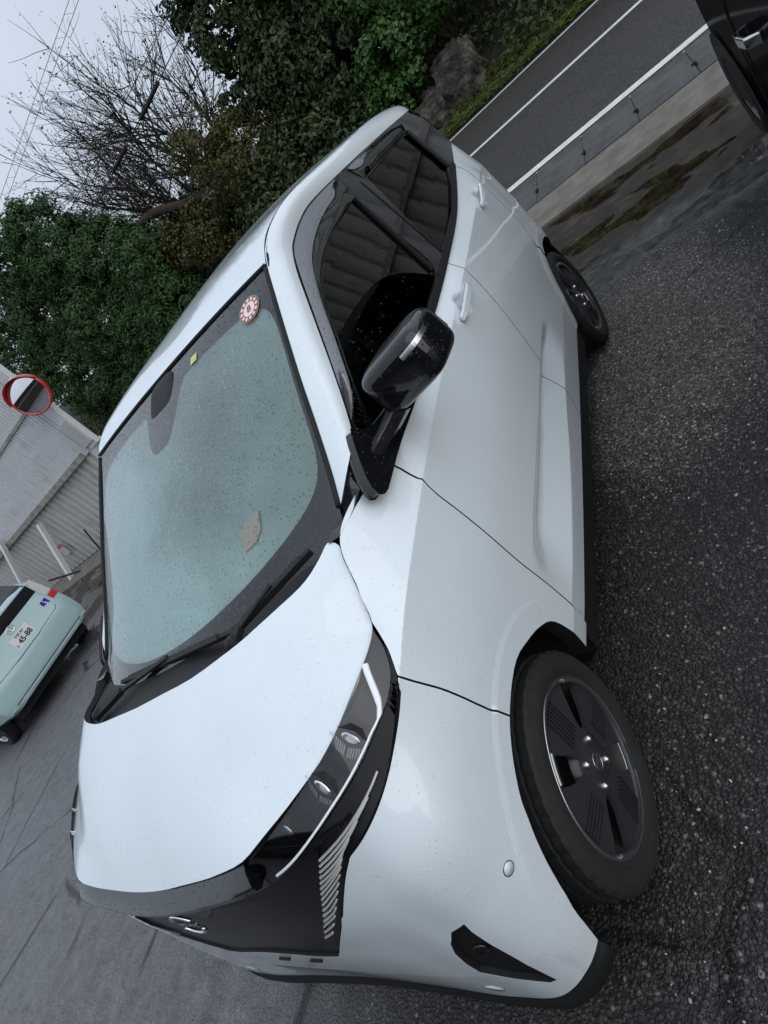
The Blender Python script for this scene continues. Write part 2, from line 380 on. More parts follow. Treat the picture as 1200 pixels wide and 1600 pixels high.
# ------------------------------------------------------------------ measured outlines of the car (metres / surface parameters)
DATA = {
    'hl_low': [[11.775,4.928],[11.864,4.585],[11.948,4.337],[12.154,4.071],[12.377,3.984],[12.549,3.974],[13.084,3.98],[13.483,4.009],[13.858,4.044],[14.584,4.04],[15.189,4.057],[15.738,4.035]],
    'grille_edge': [[15.738,4.035],[16.153,3.838],[16.643,3.398],[17.355,2.687],[18.033,1.977]],
    'fog': [[15.333,2.16],[15.759,2.15],[16.089,1.986],[16.272,1.762],[16.431,1.425],[16.495,1.152],[16.155,0.805],[15.746,0.404],[15.551,0.373],[15.527,0.744],[15.492,1.211],[15.475,1.651],[15.419,2.009]],
    'bfgap': [[12.139,4.052],[11.929,3.655],[11.76,3.275],[11.586,2.641],[11.479,2.311]],
    'grille_low': [[18.033,1.977],[18.284,1.979],[18.684,2.067]],
    'fdoor': [[9.45,5.0],[9.418,4.586],[9.563,3.936],[9.563,3.448],[9.525,2.465],[9.438,1.502],[9.393,0.362],[9.38,0.0]],
    'ddoor': [[6.78,5.0],[6.803,3.986],[6.801,3.636],[6.854,2.946],[6.921,1.987],[6.889,1.523],[6.889,0.865],[6.9,0.0]],
    'rdoor': [[4.38,5.0],[4.309,4.484],[4.455,3.957],[4.381,2.97],[4.464,2.541]],
    'arch': [[9.7,0.0],[9.773,1.125],[9.927,1.666],[10.364,2.076],[10.789,2.298],[11.479,2.311],[12.028,2.209],[12.577,2.043],[12.84,1.876],[13.352,1.433],[13.79,0.799],[13.95,0.0]],
    'archR': [[5.13,0],[5.117,0.283],[5.078,0.698],[5.014,1.089],[4.903,1.445],[4.76,1.751],[4.595,1.997],[4.413,2.115],[4.218,2.185],[4.017,2.173],[3.79,2.151],[3.57,2.082],[3.362,1.953],[3.164,1.74],[2.962,1.481],[2.686,1.18],[2.441,0.793],[2.207,0.316],[2.097,0]],
    'sensor': [13.824,1.994],
    'lens_low': [[11.908,4.92],[11.969,4.531],[12.22,4.247],[12.674,4.223],[12.92,4.267],[13.414,4.343],[13.918,4.402],[14.637,4.448],[15.265,4.468],[16.146,4.46],[17.094,4.375],[17.499,4.291],[17.707,4.231]],
    'strip': [[12.554,4.914],[12.919,4.37],[13.456,4.406],[13.934,4.454],[14.63,4.49],[15.25,4.508],[16.106,4.502],[16.959,4.474]],
    'proj': [[13.857,4.694],[14.869,4.734],[15.928,4.801]],
    'bars': [[[16.234,4.242],[13.789,4.133]],[[16.353,4.179],[14.328,4.141]],[[16.479,4.109],[14.893,4.139]],[[16.608,4.029],[15.363,4.12]],[[16.703,3.936],[15.769,4.091]],[[16.783,3.835],[15.982,4.047]],[[16.866,3.731],[16.146,3.974]],[[16.954,3.622],[16.27,3.872]],[[17.03,3.508],[16.401,3.758]],[[17.094,3.386],[16.541,3.632]],[[17.165,3.252],[16.694,3.493]],[[17.243,3.103],[16.865,3.339]],[[17.333,2.959],[17.035,3.164]],[[17.436,2.837],[17.176,2.971]],[[17.555,2.697],[17.345,2.803]]],
    'frame_l': [[13.717,4.154],[14.952,4.258],[16.172,4.285],[17.64,2.606]],
    'hand': [[7.033,3.92],[7.556,3.89],[4.716,4.034],[5.313,3.9]],
    'lines': [[[14.974,0.657],[14.941,0.728],[14.903,0.799],[14.861,0.868],[14.817,0.937],[14.77,1.005],[14.722,1.065],[14.671,1.124],[14.615,1.182],[14.556,1.238],[14.493,1.294],[14.427,1.348],[14.359,1.402],[14.288,1.455],[14.214,1.507],[14.137,1.559],[14.058,1.611],[13.979,1.663],[13.905,1.715],[13.831,1.767],[13.757,1.819],[13.682,1.87],[13.607,1.921],[13.53,1.97],[13.452,2.016],[13.372,2.059],[13.289,2.1],[13.204,2.139],[13.115,2.177],[13.023,2.214],[12.937,2.248],[12.852,2.281],[12.767,2.312],[12.679,2.342],[12.591,2.37],[12.502,2.397],[12.411,2.423],[12.319,2.447],[12.227,2.47],[12.133,2.491],[12.038,2.511],[11.952,2.529],[11.87,2.546],[11.789,2.562],[11.707,2.576],[11.625,2.588],[11.543,2.598],[11.46,2.607],[11.377,2.615],[11.294,2.62],[11.21,2.624],[11.127,2.626],[11.042,2.627],[10.975,2.626],[10.925,2.623],[10.875,2.619],[10.825,2.613],[10.775,2.606],[10.725,2.597],[10.675,2.587],[10.626,2.574],[10.577,2.56],[10.528,2.545],[10.479,2.528],[10.431,2.509],[10.383,2.488],[10.336,2.466],[10.289,2.442],[10.243,2.417],[10.198,2.389],[10.153,2.361],[10.109,2.33],[10.065,2.299],[10.022,2.265],[9.985,2.231],[9.952,2.195],[9.921,2.157],[9.89,2.119],[9.859,2.079],[9.83,2.038],[9.801,1.995],[9.773,1.951],[9.745,1.905],[9.719,1.859],[9.693,1.811],[9.668,1.763],[9.644,1.713],[9.621,1.662],[9.599,1.611],[9.578,1.559],[9.558,1.505],[9.538,1.451],[9.52,1.396],[9.503,1.341],[9.486,1.284],[9.471,1.228],[9.457,1.17],[9.443,1.112],[9.431,1.053],[9.42,0.987],[9.41,0.867],[9.401,0.747],[9.393,0.625],[9.386,0.503],[9.38,0.38],[9.376,0.257]],[[14.726,0.609],[14.702,0.68],[14.674,0.749],[14.643,0.818],[14.609,0.886],[14.571,0.953],[14.531,1.017],[14.485,1.075],[14.435,1.131],[14.382,1.187],[14.325,1.242],[14.265,1.296],[14.201,1.35],[14.134,1.403],[14.065,1.456],[13.993,1.509],[13.926,1.562],[13.859,1.614],[13.791,1.667],[13.723,1.719],[13.653,1.77],[13.583,1.821],[13.511,1.87],[13.437,1.918],[13.362,1.965],[13.285,2.01],[13.206,2.05],[13.123,2.088],[13.036,2.125],[12.953,2.159],[12.873,2.192],[12.792,2.224],[12.709,2.255],[12.624,2.284],[12.539,2.311],[12.452,2.337],[12.364,2.362],[12.276,2.386],[12.186,2.408],[12.095,2.429],[12.003,2.448],[11.924,2.466],[11.845,2.482],[11.766,2.497],[11.687,2.511],[11.607,2.523],[11.527,2.534],[11.447,2.542],[11.366,2.55],[11.285,2.555],[11.204,2.559],[11.123,2.562],[11.041,2.562],[10.976,2.561],[10.927,2.559],[10.879,2.555],[10.83,2.549],[10.782,2.542],[10.733,2.533],[10.685,2.523],[10.637,2.511],[10.589,2.497],[10.542,2.482],[10.495,2.465],[10.448,2.447],[10.402,2.427],[10.356,2.405],[10.311,2.382],[10.266,2.357],[10.222,2.33],[10.178,2.302],[10.136,2.273],[10.093,2.242],[10.052,2.21],[10.011,2.176],[9.978,2.141],[9.947,2.105],[9.917,2.067],[9.887,2.029],[9.859,1.988],[9.831,1.946],[9.803,1.903],[9.777,1.859],[9.751,1.814],[9.726,1.768],[9.702,1.72],[9.679,1.672],[9.657,1.623],[9.635,1.573],[9.615,1.522],[9.595,1.471],[9.576,1.418],[9.558,1.365],[9.542,1.311],[9.526,1.256],[9.511,1.201],[9.497,1.145],[9.484,1.089],[9.472,1.032],[9.461,0.948],[9.452,0.831],[9.443,0.714],[9.435,0.596],[9.428,0.477],[9.423,0.358],[9.418,0.238]],[[5.252,0.357],[5.247,0.435],[5.241,0.513],[5.234,0.589],[5.227,0.666],[5.218,0.741],[5.209,0.817],[5.199,0.891],[5.189,0.964],[5.178,1.037],[5.166,1.109],[5.153,1.181],[5.14,1.251],[5.126,1.32],[5.111,1.388],[5.096,1.455],[5.08,1.521],[5.063,1.586],[5.046,1.649],[5.028,1.711],[5.009,1.771],[4.987,1.83],[4.961,1.888],[4.934,1.943],[4.906,1.997],[4.878,2.033],[4.849,2.066],[4.819,2.099],[4.789,2.129],[4.758,2.159],[4.727,2.187],[4.695,2.214],[4.663,2.239],[4.63,2.263],[4.596,2.285],[4.562,2.306],[4.528,2.326],[4.493,2.344],[4.458,2.361],[4.423,2.376],[4.387,2.391],[4.351,2.403],[4.314,2.415],[4.278,2.425],[4.241,2.433],[4.204,2.441],[4.167,2.447],[4.129,2.452],[4.092,2.455],[4.054,2.458],[4.017,2.459],[3.975,2.459],[3.931,2.457],[3.887,2.455],[3.844,2.451],[3.801,2.445],[3.758,2.439],[3.716,2.431],[3.673,2.421],[3.632,2.41],[3.59,2.398],[3.548,2.384],[3.507,2.369],[3.466,2.353],[3.426,2.335],[3.385,2.315],[3.344,2.294],[3.304,2.271],[3.264,2.247],[3.224,2.222],[3.183,2.195],[3.144,2.166],[3.104,2.135],[3.064,2.104],[3.024,2.07],[2.973,2.035],[2.906,1.998],[2.841,1.95],[2.777,1.902],[2.715,1.852],[2.653,1.8],[2.593,1.748],[2.533,1.694],[2.473,1.638],[2.414,1.582],[2.356,1.524],[2.297,1.465],[2.237,1.406]],[[5.223,0.341],[5.218,0.416],[5.212,0.492],[5.205,0.566],[5.198,0.64],[5.19,0.714],[5.181,0.787],[5.172,0.859],[5.161,0.93],[5.15,1.001],[5.139,1.071],[5.127,1.14],[5.114,1.209],[5.1,1.276],[5.086,1.342],[5.071,1.407],[5.055,1.471],[5.039,1.534],[5.022,1.595],[5.005,1.655],[4.983,1.714],[4.958,1.771],[4.933,1.827],[4.907,1.881],[4.88,1.933],[4.852,1.984],[4.824,2.022],[4.796,2.053],[4.766,2.083],[4.736,2.112],[4.706,2.139],[4.675,2.165],[4.643,2.19],[4.611,2.213],[4.579,2.235],[4.546,2.255],[4.513,2.275],[4.479,2.292],[4.445,2.309],[4.41,2.324],[4.376,2.338],[4.341,2.35],[4.305,2.361],[4.27,2.371],[4.234,2.379],[4.198,2.387],[4.162,2.393],[4.126,2.397],[4.09,2.401],[4.053,2.403],[4.017,2.404],[3.977,2.404],[3.934,2.403],[3.891,2.4],[3.849,2.396],[3.807,2.391],[3.766,2.384],[3.725,2.376],[3.684,2.367],[3.643,2.356],[3.603,2.344],[3.563,2.33],[3.523,2.316],[3.483,2.299],[3.443,2.282],[3.404,2.262],[3.365,2.242],[3.326,2.22],[3.287,2.196],[3.249,2.171],[3.21,2.144],[3.172,2.116],[3.134,2.087],[3.095,2.056],[3.057,2.023],[3.019,1.986],[2.969,1.942],[2.905,1.896],[2.843,1.849],[2.783,1.8],[2.724,1.75],[2.666,1.699],[2.609,1.647],[2.553,1.593],[2.497,1.538],[2.442,1.483],[2.388,1.426],[2.334,1.367]],[[6.0,1.148],[6.036,1.143],[6.071,1.139],[6.107,1.135],[6.142,1.13],[6.178,1.126],[6.213,1.122],[6.249,1.118],[6.284,1.113],[6.32,1.109],[6.356,1.105],[6.391,1.101],[6.427,1.097],[6.462,1.093],[6.498,1.09],[6.533,1.086],[6.569,1.082],[6.604,1.078],[6.64,1.075],[6.676,1.071],[6.711,1.068],[6.747,1.065],[6.782,1.062],[6.818,1.059],[6.853,1.054],[6.889,1.05],[6.924,1.045],[6.96,1.041],[6.996,1.037],[7.031,1.033],[7.067,1.029],[7.102,1.026],[7.138,1.023],[7.173,1.02],[7.209,1.017],[7.244,1.015],[7.28,1.013],[7.316,1.01],[7.351,1.008],[7.387,1.007],[7.422,1.005],[7.458,1.003],[7.493,1.001],[7.529,0.999],[7.564,0.996],[7.6,0.992],[7.636,0.989],[7.671,0.99],[7.707,0.992],[7.742,0.994],[7.778,0.996],[7.813,0.998],[7.849,0.999],[7.884,0.999],[7.92,1.0],[7.956,0.999],[7.991,0.998],[8.03,0.997],[8.07,0.995],[8.11,0.993],[8.15,0.99],[8.19,0.987],[8.23,0.984],[8.27,0.981],[8.31,0.977],[8.35,0.973],[8.39,0.971],[8.43,0.973],[8.47,0.975],[8.51,0.976],[8.55,0.977],[8.59,0.978],[8.63,0.979],[8.67,0.979],[8.71,0.979],[8.75,0.979],[8.79,0.979],[8.83,0.978],[8.87,0.977],[8.91,0.976],[8.95,0.975],[8.99,0.973],[9.043,0.971],[9.1,0.97],[9.157,0.967],[9.214,0.964],[9.271,0.961],[9.329,0.957],[9.386,0.953],[9.443,0.949]],[[6.0,1.808],[6.036,1.808],[6.071,1.807],[6.107,1.806],[6.142,1.805],[6.178,1.805],[6.213,1.804],[6.249,1.803],[6.284,1.801],[6.32,1.8],[6.356,1.799],[6.391,1.798],[6.427,1.796],[6.462,1.795],[6.498,1.794],[6.533,1.793],[6.569,1.792],[6.604,1.791],[6.64,1.79],[6.676,1.789],[6.711,1.788],[6.747,1.787],[6.782,1.786],[6.818,1.785],[6.853,1.784],[6.889,1.783],[6.924,1.781],[6.96,1.78],[6.996,1.779],[7.031,1.777],[7.067,1.776],[7.102,1.775],[7.138,1.774],[7.173,1.773],[7.209,1.772],[7.244,1.771],[7.28,1.77],[7.316,1.769],[7.351,1.768],[7.387,1.767],[7.422,1.767],[7.458,1.766],[7.493,1.765],[7.529,1.764],[7.564,1.764],[7.6,1.763],[7.636,1.762],[7.671,1.762],[7.707,1.762],[7.742,1.762],[7.778,1.762],[7.813,1.762],[7.849,1.763],[7.884,1.762],[7.92,1.762],[7.956,1.762],[7.991,1.762],[8.03,1.762],[8.07,1.761],[8.11,1.761],[8.15,1.761],[8.19,1.761],[8.23,1.76],[8.27,1.76],[8.31,1.76],[8.35,1.759],[8.39,1.759],[8.43,1.76],[8.47,1.76],[8.51,1.761],[8.55,1.761],[8.59,1.761],[8.63,1.761],[8.67,1.762],[8.71,1.762],[8.75,1.762],[8.79,1.762],[8.83,1.762],[8.87,1.761],[8.91,1.761],[8.95,1.761],[8.99,1.76],[9.043,1.759],[9.1,1.759],[9.157,1.758],[9.214,1.756],[9.271,1.755],[9.329,1.754],[9.386,1.753],[9.443,1.752]],[[6.0,2.05],[6.036,2.051],[6.071,2.051],[6.107,2.052],[6.142,2.052],[6.178,2.053],[6.213,2.054],[6.249,2.054],[6.284,2.054],[6.32,2.054],[6.356,2.054],[6.391,2.054],[6.427,2.054],[6.462,2.054],[6.498,2.054],[6.533,2.055],[6.569,2.055],[6.604,2.055],[6.64,2.055],[6.676,2.055],[6.711,2.055],[6.747,2.055],[6.782,2.056],[6.818,2.056],[6.853,2.056],[6.889,2.056],[6.924,2.056],[6.96,2.056],[6.996,2.056],[7.031,2.056],[7.067,2.056],[7.102,2.056],[7.138,2.056],[7.173,2.056],[7.209,2.056],[7.244,2.056],[7.28,2.056],[7.316,2.056],[7.351,2.056],[7.387,2.056],[7.422,2.056],[7.458,2.056],[7.493,2.056],[7.529,2.056],[7.564,2.056],[7.6,2.056],[7.636,2.056],[7.671,2.056],[7.707,2.056],[7.742,2.056],[7.778,2.056],[7.813,2.056],[7.849,2.056],[7.884,2.056],[7.92,2.057],[7.956,2.057],[7.991,2.057],[8.03,2.057],[8.07,2.057],[8.11,2.057],[8.15,2.057],[8.19,2.058],[8.23,2.058],[8.27,2.058],[8.31,2.059],[8.35,2.059],[8.39,2.059],[8.43,2.06],[8.47,2.06],[8.51,2.06],[8.55,2.061],[8.59,2.061],[8.63,2.061],[8.67,2.061],[8.71,2.061],[8.75,2.061],[8.79,2.061],[8.83,2.061],[8.87,2.061],[8.91,2.061],[8.95,2.061],[8.99,2.06],[9.043,2.06],[9.1,2.059],[9.157,2.058],[9.214,2.057],[9.271,2.056],[9.329,2.055],[9.386,2.054],[9.443,2.054]]],
    'rail': [[-0.356,0.668,1.135],[-0.434,0.657,1.178],[-0.537,0.64,1.242],[-0.636,0.623,1.307],[-0.742,0.605,1.378],[-0.836,0.589,1.439],[-0.91,0.579,1.477],[-0.972,0.574,1.497],[-1.113,0.568,1.521],[-1.271,0.565,1.53],[-1.639,0.567,1.521],[-2.203,0.573,1.5],[-2.622,0.578,1.48]],
    'belt': [[-0.259,0.692,1.042],[-0.4,0.69,1.049],[-0.643,0.69,1.051],[-1.116,0.688,1.057],[-1.505,0.684,1.072],[-1.924,0.676,1.102],[-2.383,0.656,1.181],[-2.667,0.641,1.239]],
    'fglass': [[-0.43,0.676,1.105],[-0.514,0.66,1.166],[-0.572,0.649,1.209],[-0.662,0.633,1.271],[-0.758,0.616,1.337],[-0.889,0.602,1.387],[-1.047,0.594,1.42],[-1.242,0.591,1.431],[-1.449,0.59,1.436],[-1.412,0.635,1.261],[-1.355,0.677,1.101],[-1.133,0.683,1.079],[-0.967,0.684,1.075],[-0.762,0.683,1.076],[-0.578,0.684,1.071],[-0.479,0.68,1.088]],
    'rglass': [[-1.665,0.588,1.443],[-1.95,0.589,1.44],[-2.406,0.591,1.431],[-2.366,0.621,1.317],[-2.337,0.648,1.211],[-2.152,0.663,1.156],[-1.932,0.672,1.119],[-1.722,0.675,1.106],[-1.497,0.677,1.1],[-1.567,0.64,1.243]],
    'visor_f': [[-0.37,0.668,1.134],[-0.541,0.64,1.243],[-0.746,0.605,1.375],[-0.84,0.59,1.436],[-0.905,0.58,1.472],[-0.97,0.575,1.492],[-1.111,0.569,1.516],[-1.269,0.567,1.524],[-1.567,0.568,1.519],[-1.566,0.584,1.458]],
    'visor_f2': [[-0.424,0.672,1.12],[-0.549,0.65,1.202],[-0.662,0.633,1.271],[-0.761,0.616,1.334],[-0.893,0.603,1.384],[-1.051,0.595,1.417],[-1.242,0.591,1.431],[-1.449,0.59,1.436]],
    'sail': [[-0.358,0.683,1.155],[-0.325,0.687,1.137],[-0.252,0.7,1.088],[-0.229,0.707,1.062],[-0.231,0.71,1.05],[-0.251,0.712,1.043],[-0.323,0.711,1.045],[-0.43,0.711,1.047],[-0.657,0.712,1.042],[-0.694,0.709,1.055],[-0.559,0.7,1.087],[-0.405,0.693,1.114]],
}
ST = np.array([[[-2.9,0.0,0.3],[-2.92,0.0,0.42],[-2.925,0.0,0.58],[-2.92,0.0,0.76],[-2.9,0.0,0.98],[-2.86,0.0,1.1]],[[-2.895,0.35,0.3],[-2.915,0.36,0.42],[-2.92,0.36,0.58],[-2.915,0.36,0.76],[-2.895,0.36,0.99],[-2.855,0.34,1.12]],[[-2.84,0.58,0.3],[-2.86,0.6,0.42],[-2.865,0.605,0.58],[-2.86,0.6,0.76],[-2.85,0.585,1.03],[-2.81,0.55,1.2]],[[-2.74,0.66,0.3],[-2.75,0.685,0.42],[-2.75,0.695,0.58],[-2.75,0.69,0.78],[-2.76,0.66,1.06],[-2.72,0.62,1.243]],[[-2.5,0.7,0.3],[-2.5,0.722,0.43],[-2.5,0.727,0.58],[-2.5,0.725,0.8],[-2.5,0.7,1.065],[-2.5,0.65,1.205]],[[-2.2,0.708,0.3],[-2.2,0.727,0.44],[-2.2,0.73,0.58],[-2.2,0.732,0.79],[-2.2,0.716,1.052],[-2.2,0.663,1.145]],[[-1.8,0.71,0.292],[-1.8,0.73,0.43],[-1.8,0.733,0.58],[-1.8,0.735,0.78],[-1.8,0.722,1.032],[-1.8,0.679,1.092]],[[-1.35,0.712,0.29],[-1.35,0.731,0.415],[-1.35,0.734,0.575],[-1.35,0.737,0.77],[-1.35,0.725,1.012],[-1.35,0.686,1.064]],[[-0.9,0.712,0.29],[-0.9,0.731,0.39],[-0.9,0.733,0.57],[-0.9,0.737,0.76],[-0.9,0.725,0.996],[-0.9,0.689,1.055]],[[-0.5,0.711,0.294],[-0.5,0.73,0.385],[-0.5,0.732,0.565],[-0.5,0.736,0.75],[-0.5,0.724,0.976],[-0.5,0.69,1.05]],[[-0.22,0.71,0.3],[-0.22,0.728,0.39],[-0.22,0.731,0.565],[-0.22,0.735,0.745],[-0.22,0.722,0.952],[-0.15,0.626,1.07]],[[0.0,0.713,0.28],[0.0,0.727,0.39],[0.0,0.73,0.56],[0.0,0.732,0.745],[0.0,0.717,0.925],[-0.025,0.65,0.993]],[[0.13,0.711,0.265],[0.13,0.724,0.39],[0.13,0.727,0.56],[0.13,0.726,0.74],[0.11,0.705,0.895],[0.045,0.664,0.951]],[[0.24,0.704,0.253],[0.24,0.717,0.39],[0.24,0.719,0.555],[0.235,0.715,0.735],[0.2,0.692,0.868],[0.16,0.645,0.947]],[[0.345,0.69,0.25],[0.334,0.699,0.39],[0.333,0.697,0.55],[0.322,0.692,0.73],[0.285,0.657,0.838],[0.245,0.595,0.931]],[[0.394,0.645,0.224],[0.397,0.645,0.37],[0.394,0.64,0.53],[0.382,0.635,0.712],[0.345,0.618,0.822],[0.315,0.525,0.916]],[[0.423,0.58,0.196],[0.426,0.572,0.36],[0.422,0.56,0.515],[0.409,0.548,0.692],[0.382,0.557,0.802],[0.372,0.452,0.903]],[[0.432,0.46,0.192],[0.438,0.45,0.35],[0.437,0.43,0.505],[0.432,0.43,0.675],[0.416,0.435,0.782],[0.413,0.385,0.892]],[[0.424,0.23,0.192],[0.441,0.23,0.35],[0.45,0.23,0.505],[0.451,0.23,0.675],[0.447,0.23,0.78],[0.434,0.205,0.876]],[[0.418,0.0,0.19],[0.442,0.0,0.35],[0.456,0.0,0.515],[0.458,0.0,0.685],[0.455,0.0,0.785],[0.443,0.0,0.868]]])
# ------------------------------------------------------------------ shared car materials
M = {}
M['white'] = paint('pearl_white_paint', (.745, .81, .845), dens=.15, dscale=210)
M['black_gloss'] = paint('gloss_black', (.006, .006, .008), rough=.3, dens=.34, dirt=.0, dscale=140, spec=.1, coat=1.0)
M['black_plastic'] = simple('black_plastic', (.012, .012, .013), .55, spec=.25, bumpy=.0008, nscale=400)
M['panel_black'] = simple('semi_gloss_black', (.009, .009, .010), .30, spec=.22, noise_amt=.2)
M['dark_inner'] = simple('dark_inner', (.006, .006, .007), .8)
M['rim_steel'] = simple('brown_steel', (.035, .026, .019), .6, noise_amt=.4)
M['rubber'] = simple('rubber', (.011, .011, .011), .75, nscale=60, noise_amt=.35)
M['tyre_dusty'] = simple('dusty_sidewall', (.014, .0133, .0122), .85, nscale=14, noise_amt=.45)
M['cover'] = simple('dark_wheel_cover', (.030, .031, .035), .38, nscale=90)
M['chrome'] = simple('chrome', (.78, .79, .80), .12, metal=1.0, noise_amt=.03)
M['satin'] = simple('satin_silver', (.62, .63, .64), .3, metal=1.0, noise_amt=.05)
M['lampwhite'] = simple('lamp_white', (.88, .90, .92), .25, noise_amt=.03, coat=.6)
M['windshield'] = glass_mat('windshield_glass', (.84, .92, .90), fog=0, refl_boost=1.6, dscale=135, dens=.75, speck=.8)
M['painted_sheen'] = glass_mat('painted_sky_sheen', (.92, .96, .95), fog=.86, sheen_col=(.74, .87, .86), refl_boost=0.0, drops=False, graded=True)  # film painted pale in place of the sky's reflection on the windscreen
M['side_glass'] = glass_mat('side_glass', (.22, .26, .24), fog=0, refl_boost=1.15, dens=.15)
M['dark_glass'] = glass_mat('privacy_glass', (.035, .04, .04), fog=0, refl_boost=.7, dens=.12)
M['visor'] = glass_mat('smoked_acrylic', (.10, .095, .11), fog=0, refl_boost=.32, dens=.5, dscale=140)
M['lens'] = glass_mat('clear_lens', (.86, .88, .90), fog=0, refl_boost=1.7, drops=False)
M['frit'] = simple('black_frit', (.012, .011, .015), .35)
M['seat'] = simple('seat_fabric', (.52, .54, .53), .9, bumpy=.001, nscale=300)
M['dash'] = simple('dashboard_plastic', (.24, .25, .25), .6)
M['trim_light'] = simple('light_trim', (.50, .52, .50), .6)
M['red'] = simple('red_plastic', (.55, .025, .035), .25, coat=.6)
M['slat'] = simple('bright_slat', (.66, .66, .64), .3, metal=.35, noise_amt=.03)
M['mirror'] = simple('mirror_glass', (.85, .86, .87), .02, metal=1.0, noise_amt=.0)

# ------------------------------------------------------------------ body surface: 20 stations x 6 rails
NS = len(ST)
CREASE = (1, 4)
def body(s, v):
    s = np.atleast_1d(np.asarray(s, float)); v = np.atleast_1d(np.asarray(v, float))
    ext = np.concatenate([ST[1:2] * [1, -1, 1], ST, ST[-2:-1] * [1, -1, 1]])
    k = np.clip(np.floor(s).astype(int), 0, NS - 2); t = (s - k)[:, None, None]
    p0, p1, p2, p3 = ext[k], ext[k + 1], ext[k + 2], ext[k + 3]
    ch = lambda a, b: np.linalg.norm((b - a)[:, 2:3], axis=2, keepdims=True) + 1e-9
    d0, d1, d2 = ch(p0, p1), ch(p1, p2), ch(p2, p3)
    m1 = ((p1 - p0) / d0 * d1 / (d0 + d1) + (p2 - p1) / d1 * d0 / (d0 + d1)) * d1
    m2 = ((p2 - p1) / d1 * d2 / (d1 + d2) + (p3 - p2) / d2 * d1 / (d1 + d2)) * d1
    r = (2 * t**3 - 3 * t**2 + 1) * p1 + (t**3 - 2 * t**2 + t) * m1 + (-2 * t**3 + 3 * t**2) * p2 + (t**3 - t**2) * m2
    j = np.clip(np.floor(v).astype(int), 0, 4); w = (v - j)[:, None]
    n = np.arange(len(v)); a, b = r[n, j], r[n, j + 1]
    ds = lambda x, y: np.linalg.norm(y - x, axis=1, keepdims=True) + 1e-9
    dl = ds(a, b); pa, pb = r[n, np.clip(j - 1, 0, 5)], r[n, np.clip(j + 2, 0, 5)]
    da, db = ds(pa, a), ds(b, pb); sl = (b - a) / dl
    ma = np.where((np.isin(j, CREASE) | (j == 0))[:, None], sl, ((a - pa) / da * dl + sl * da) / (da + dl))
    mb = np.where((np.isin(j + 1, CREASE) | (j == 4))[:, None], sl, ((pb - b) / db * dl + sl * db) / (db + dl))
    return (2 * w**3 - 3 * w**2 + 1) * a + (w**3 - 2 * w**2 + w) * ma * dl + (-2 * w**3 + 3 * w**2) * b + (w**3 - w**2) * mb * dl

def sstep(a, b, x):
    t = np.clip((x - a) / (b - a), 0, 1); return t * t * (3 - 2 * t)

def detail(P):
    """sculpting of the flanks: wheel arch lips, door hollow, handle cups"""
    P = P.copy(); x, z = P[:, 0], P[:, 2]
    side = sstep(.30, .55, P[:, 1])
    for xc, r0 in ((0.0, .397), (-2.495, .402)):
        r = np.hypot(x - xc, z - .279)
        P[:, 1] += .007 * (1 - sstep(r0 - .012, r0, r)) * side * sstep(.20, .33, z)
    # hollow along the doors, above the sill crease
    zc = np.interp(x, [-1.85, -1.43, -1.06, -.75, -.49], [.455, .427, .396, .383, .382])
    zt = np.interp(x, [-1.7, -.4], [.590, .575])
    xm = sstep(-1.78, -1.52, x) * (1 - sstep(-.62, -.36, x))
    t = np.clip((z - zc) / (zt - zc), 0, 1)
    prof = np.where(t < .62, t / .62, (1 - sstep(.62, 1.0, t)))
    P[:, 1] -= .036 * prof * xm * (z > zc) * (z < zt)
    for hx, hz, lx in ((-1.215, .984, .062), (-2.18, 1.035, .060)):
        q = ((x - hx) / lx)**2 + ((z - hz) / .042)**2
        P[:, 1] -= .020 * (1 - sstep(.35, 1.0, np.sqrt(q))) * side
    return P

D_ = DATA
_ls = np.concatenate([[0], np.cumsum(np.linalg.norm(np.diff(ST[:, 3], axis=0), axis=1))])
_lv = np.array([0, .12, .29, .48, .70, .80])
def to_m(q): q = np.asarray(q, float); return np.stack([np.interp(q[:, 0], range(NS), _ls), np.interp(q[:, 1], range(6), _lv)], 1)
def to_sv(q): return np.stack([np.interp(q[:, 0], _ls, range(NS)), np.interp(q[:, 1], _lv, range(6))], 1)

def inside(poly, pts):
    x, y = pts[:, 0], pts[:, 1]; c = np.zeros(len(pts), bool); n = len(poly); j = n - 1
    for i in range(n):
        xi, yi = poly[i]; xj, yj = poly[j]
        if yi != yj:
            c ^= ((yi > y) != (yj > y)) & (x < (xj - xi) * (y - yi) / (yj - yi) + xi)
        j = i
    return c

def densify(poly, step, closed=True):
    out = []; n = len(poly)
    for i in range(n if closed else n - 1):
        a, b = np.asarray(poly[i], float), np.asarray(poly[(i + 1) % n], float)
        k = max(1, int(math.ceil(np.linalg.norm(b - a) / step)))
        for t in range(k): out.append(a + (b - a) * t / k)
    if not closed: out.append(np.asarray(poly[-1], float))
    return np.array(out)

def smooth_line(pts, n=6):
    """Catmull-Rom through pts"""
    P = np.asarray(pts, float); P = np.concatenate([2 * P[:1] - P[1:2], P, 2 * P[-1:] - P[-2:-1]]); out = []
    for i in range(1, len(P) - 2):
        for k in range(n):
            t = k / n; a, b, c, d = P[i - 1], P[i], P[i + 1], P[i + 2]
            out.append(.5 * (2 * b + (c - a) * t + (2 * a - 5 * b + 4 * c - d) * t * t + (3 * b - a - 3 * c + d) * t**3))
    out.append(P[-2]); return [list(map(float, o)) for o in out]

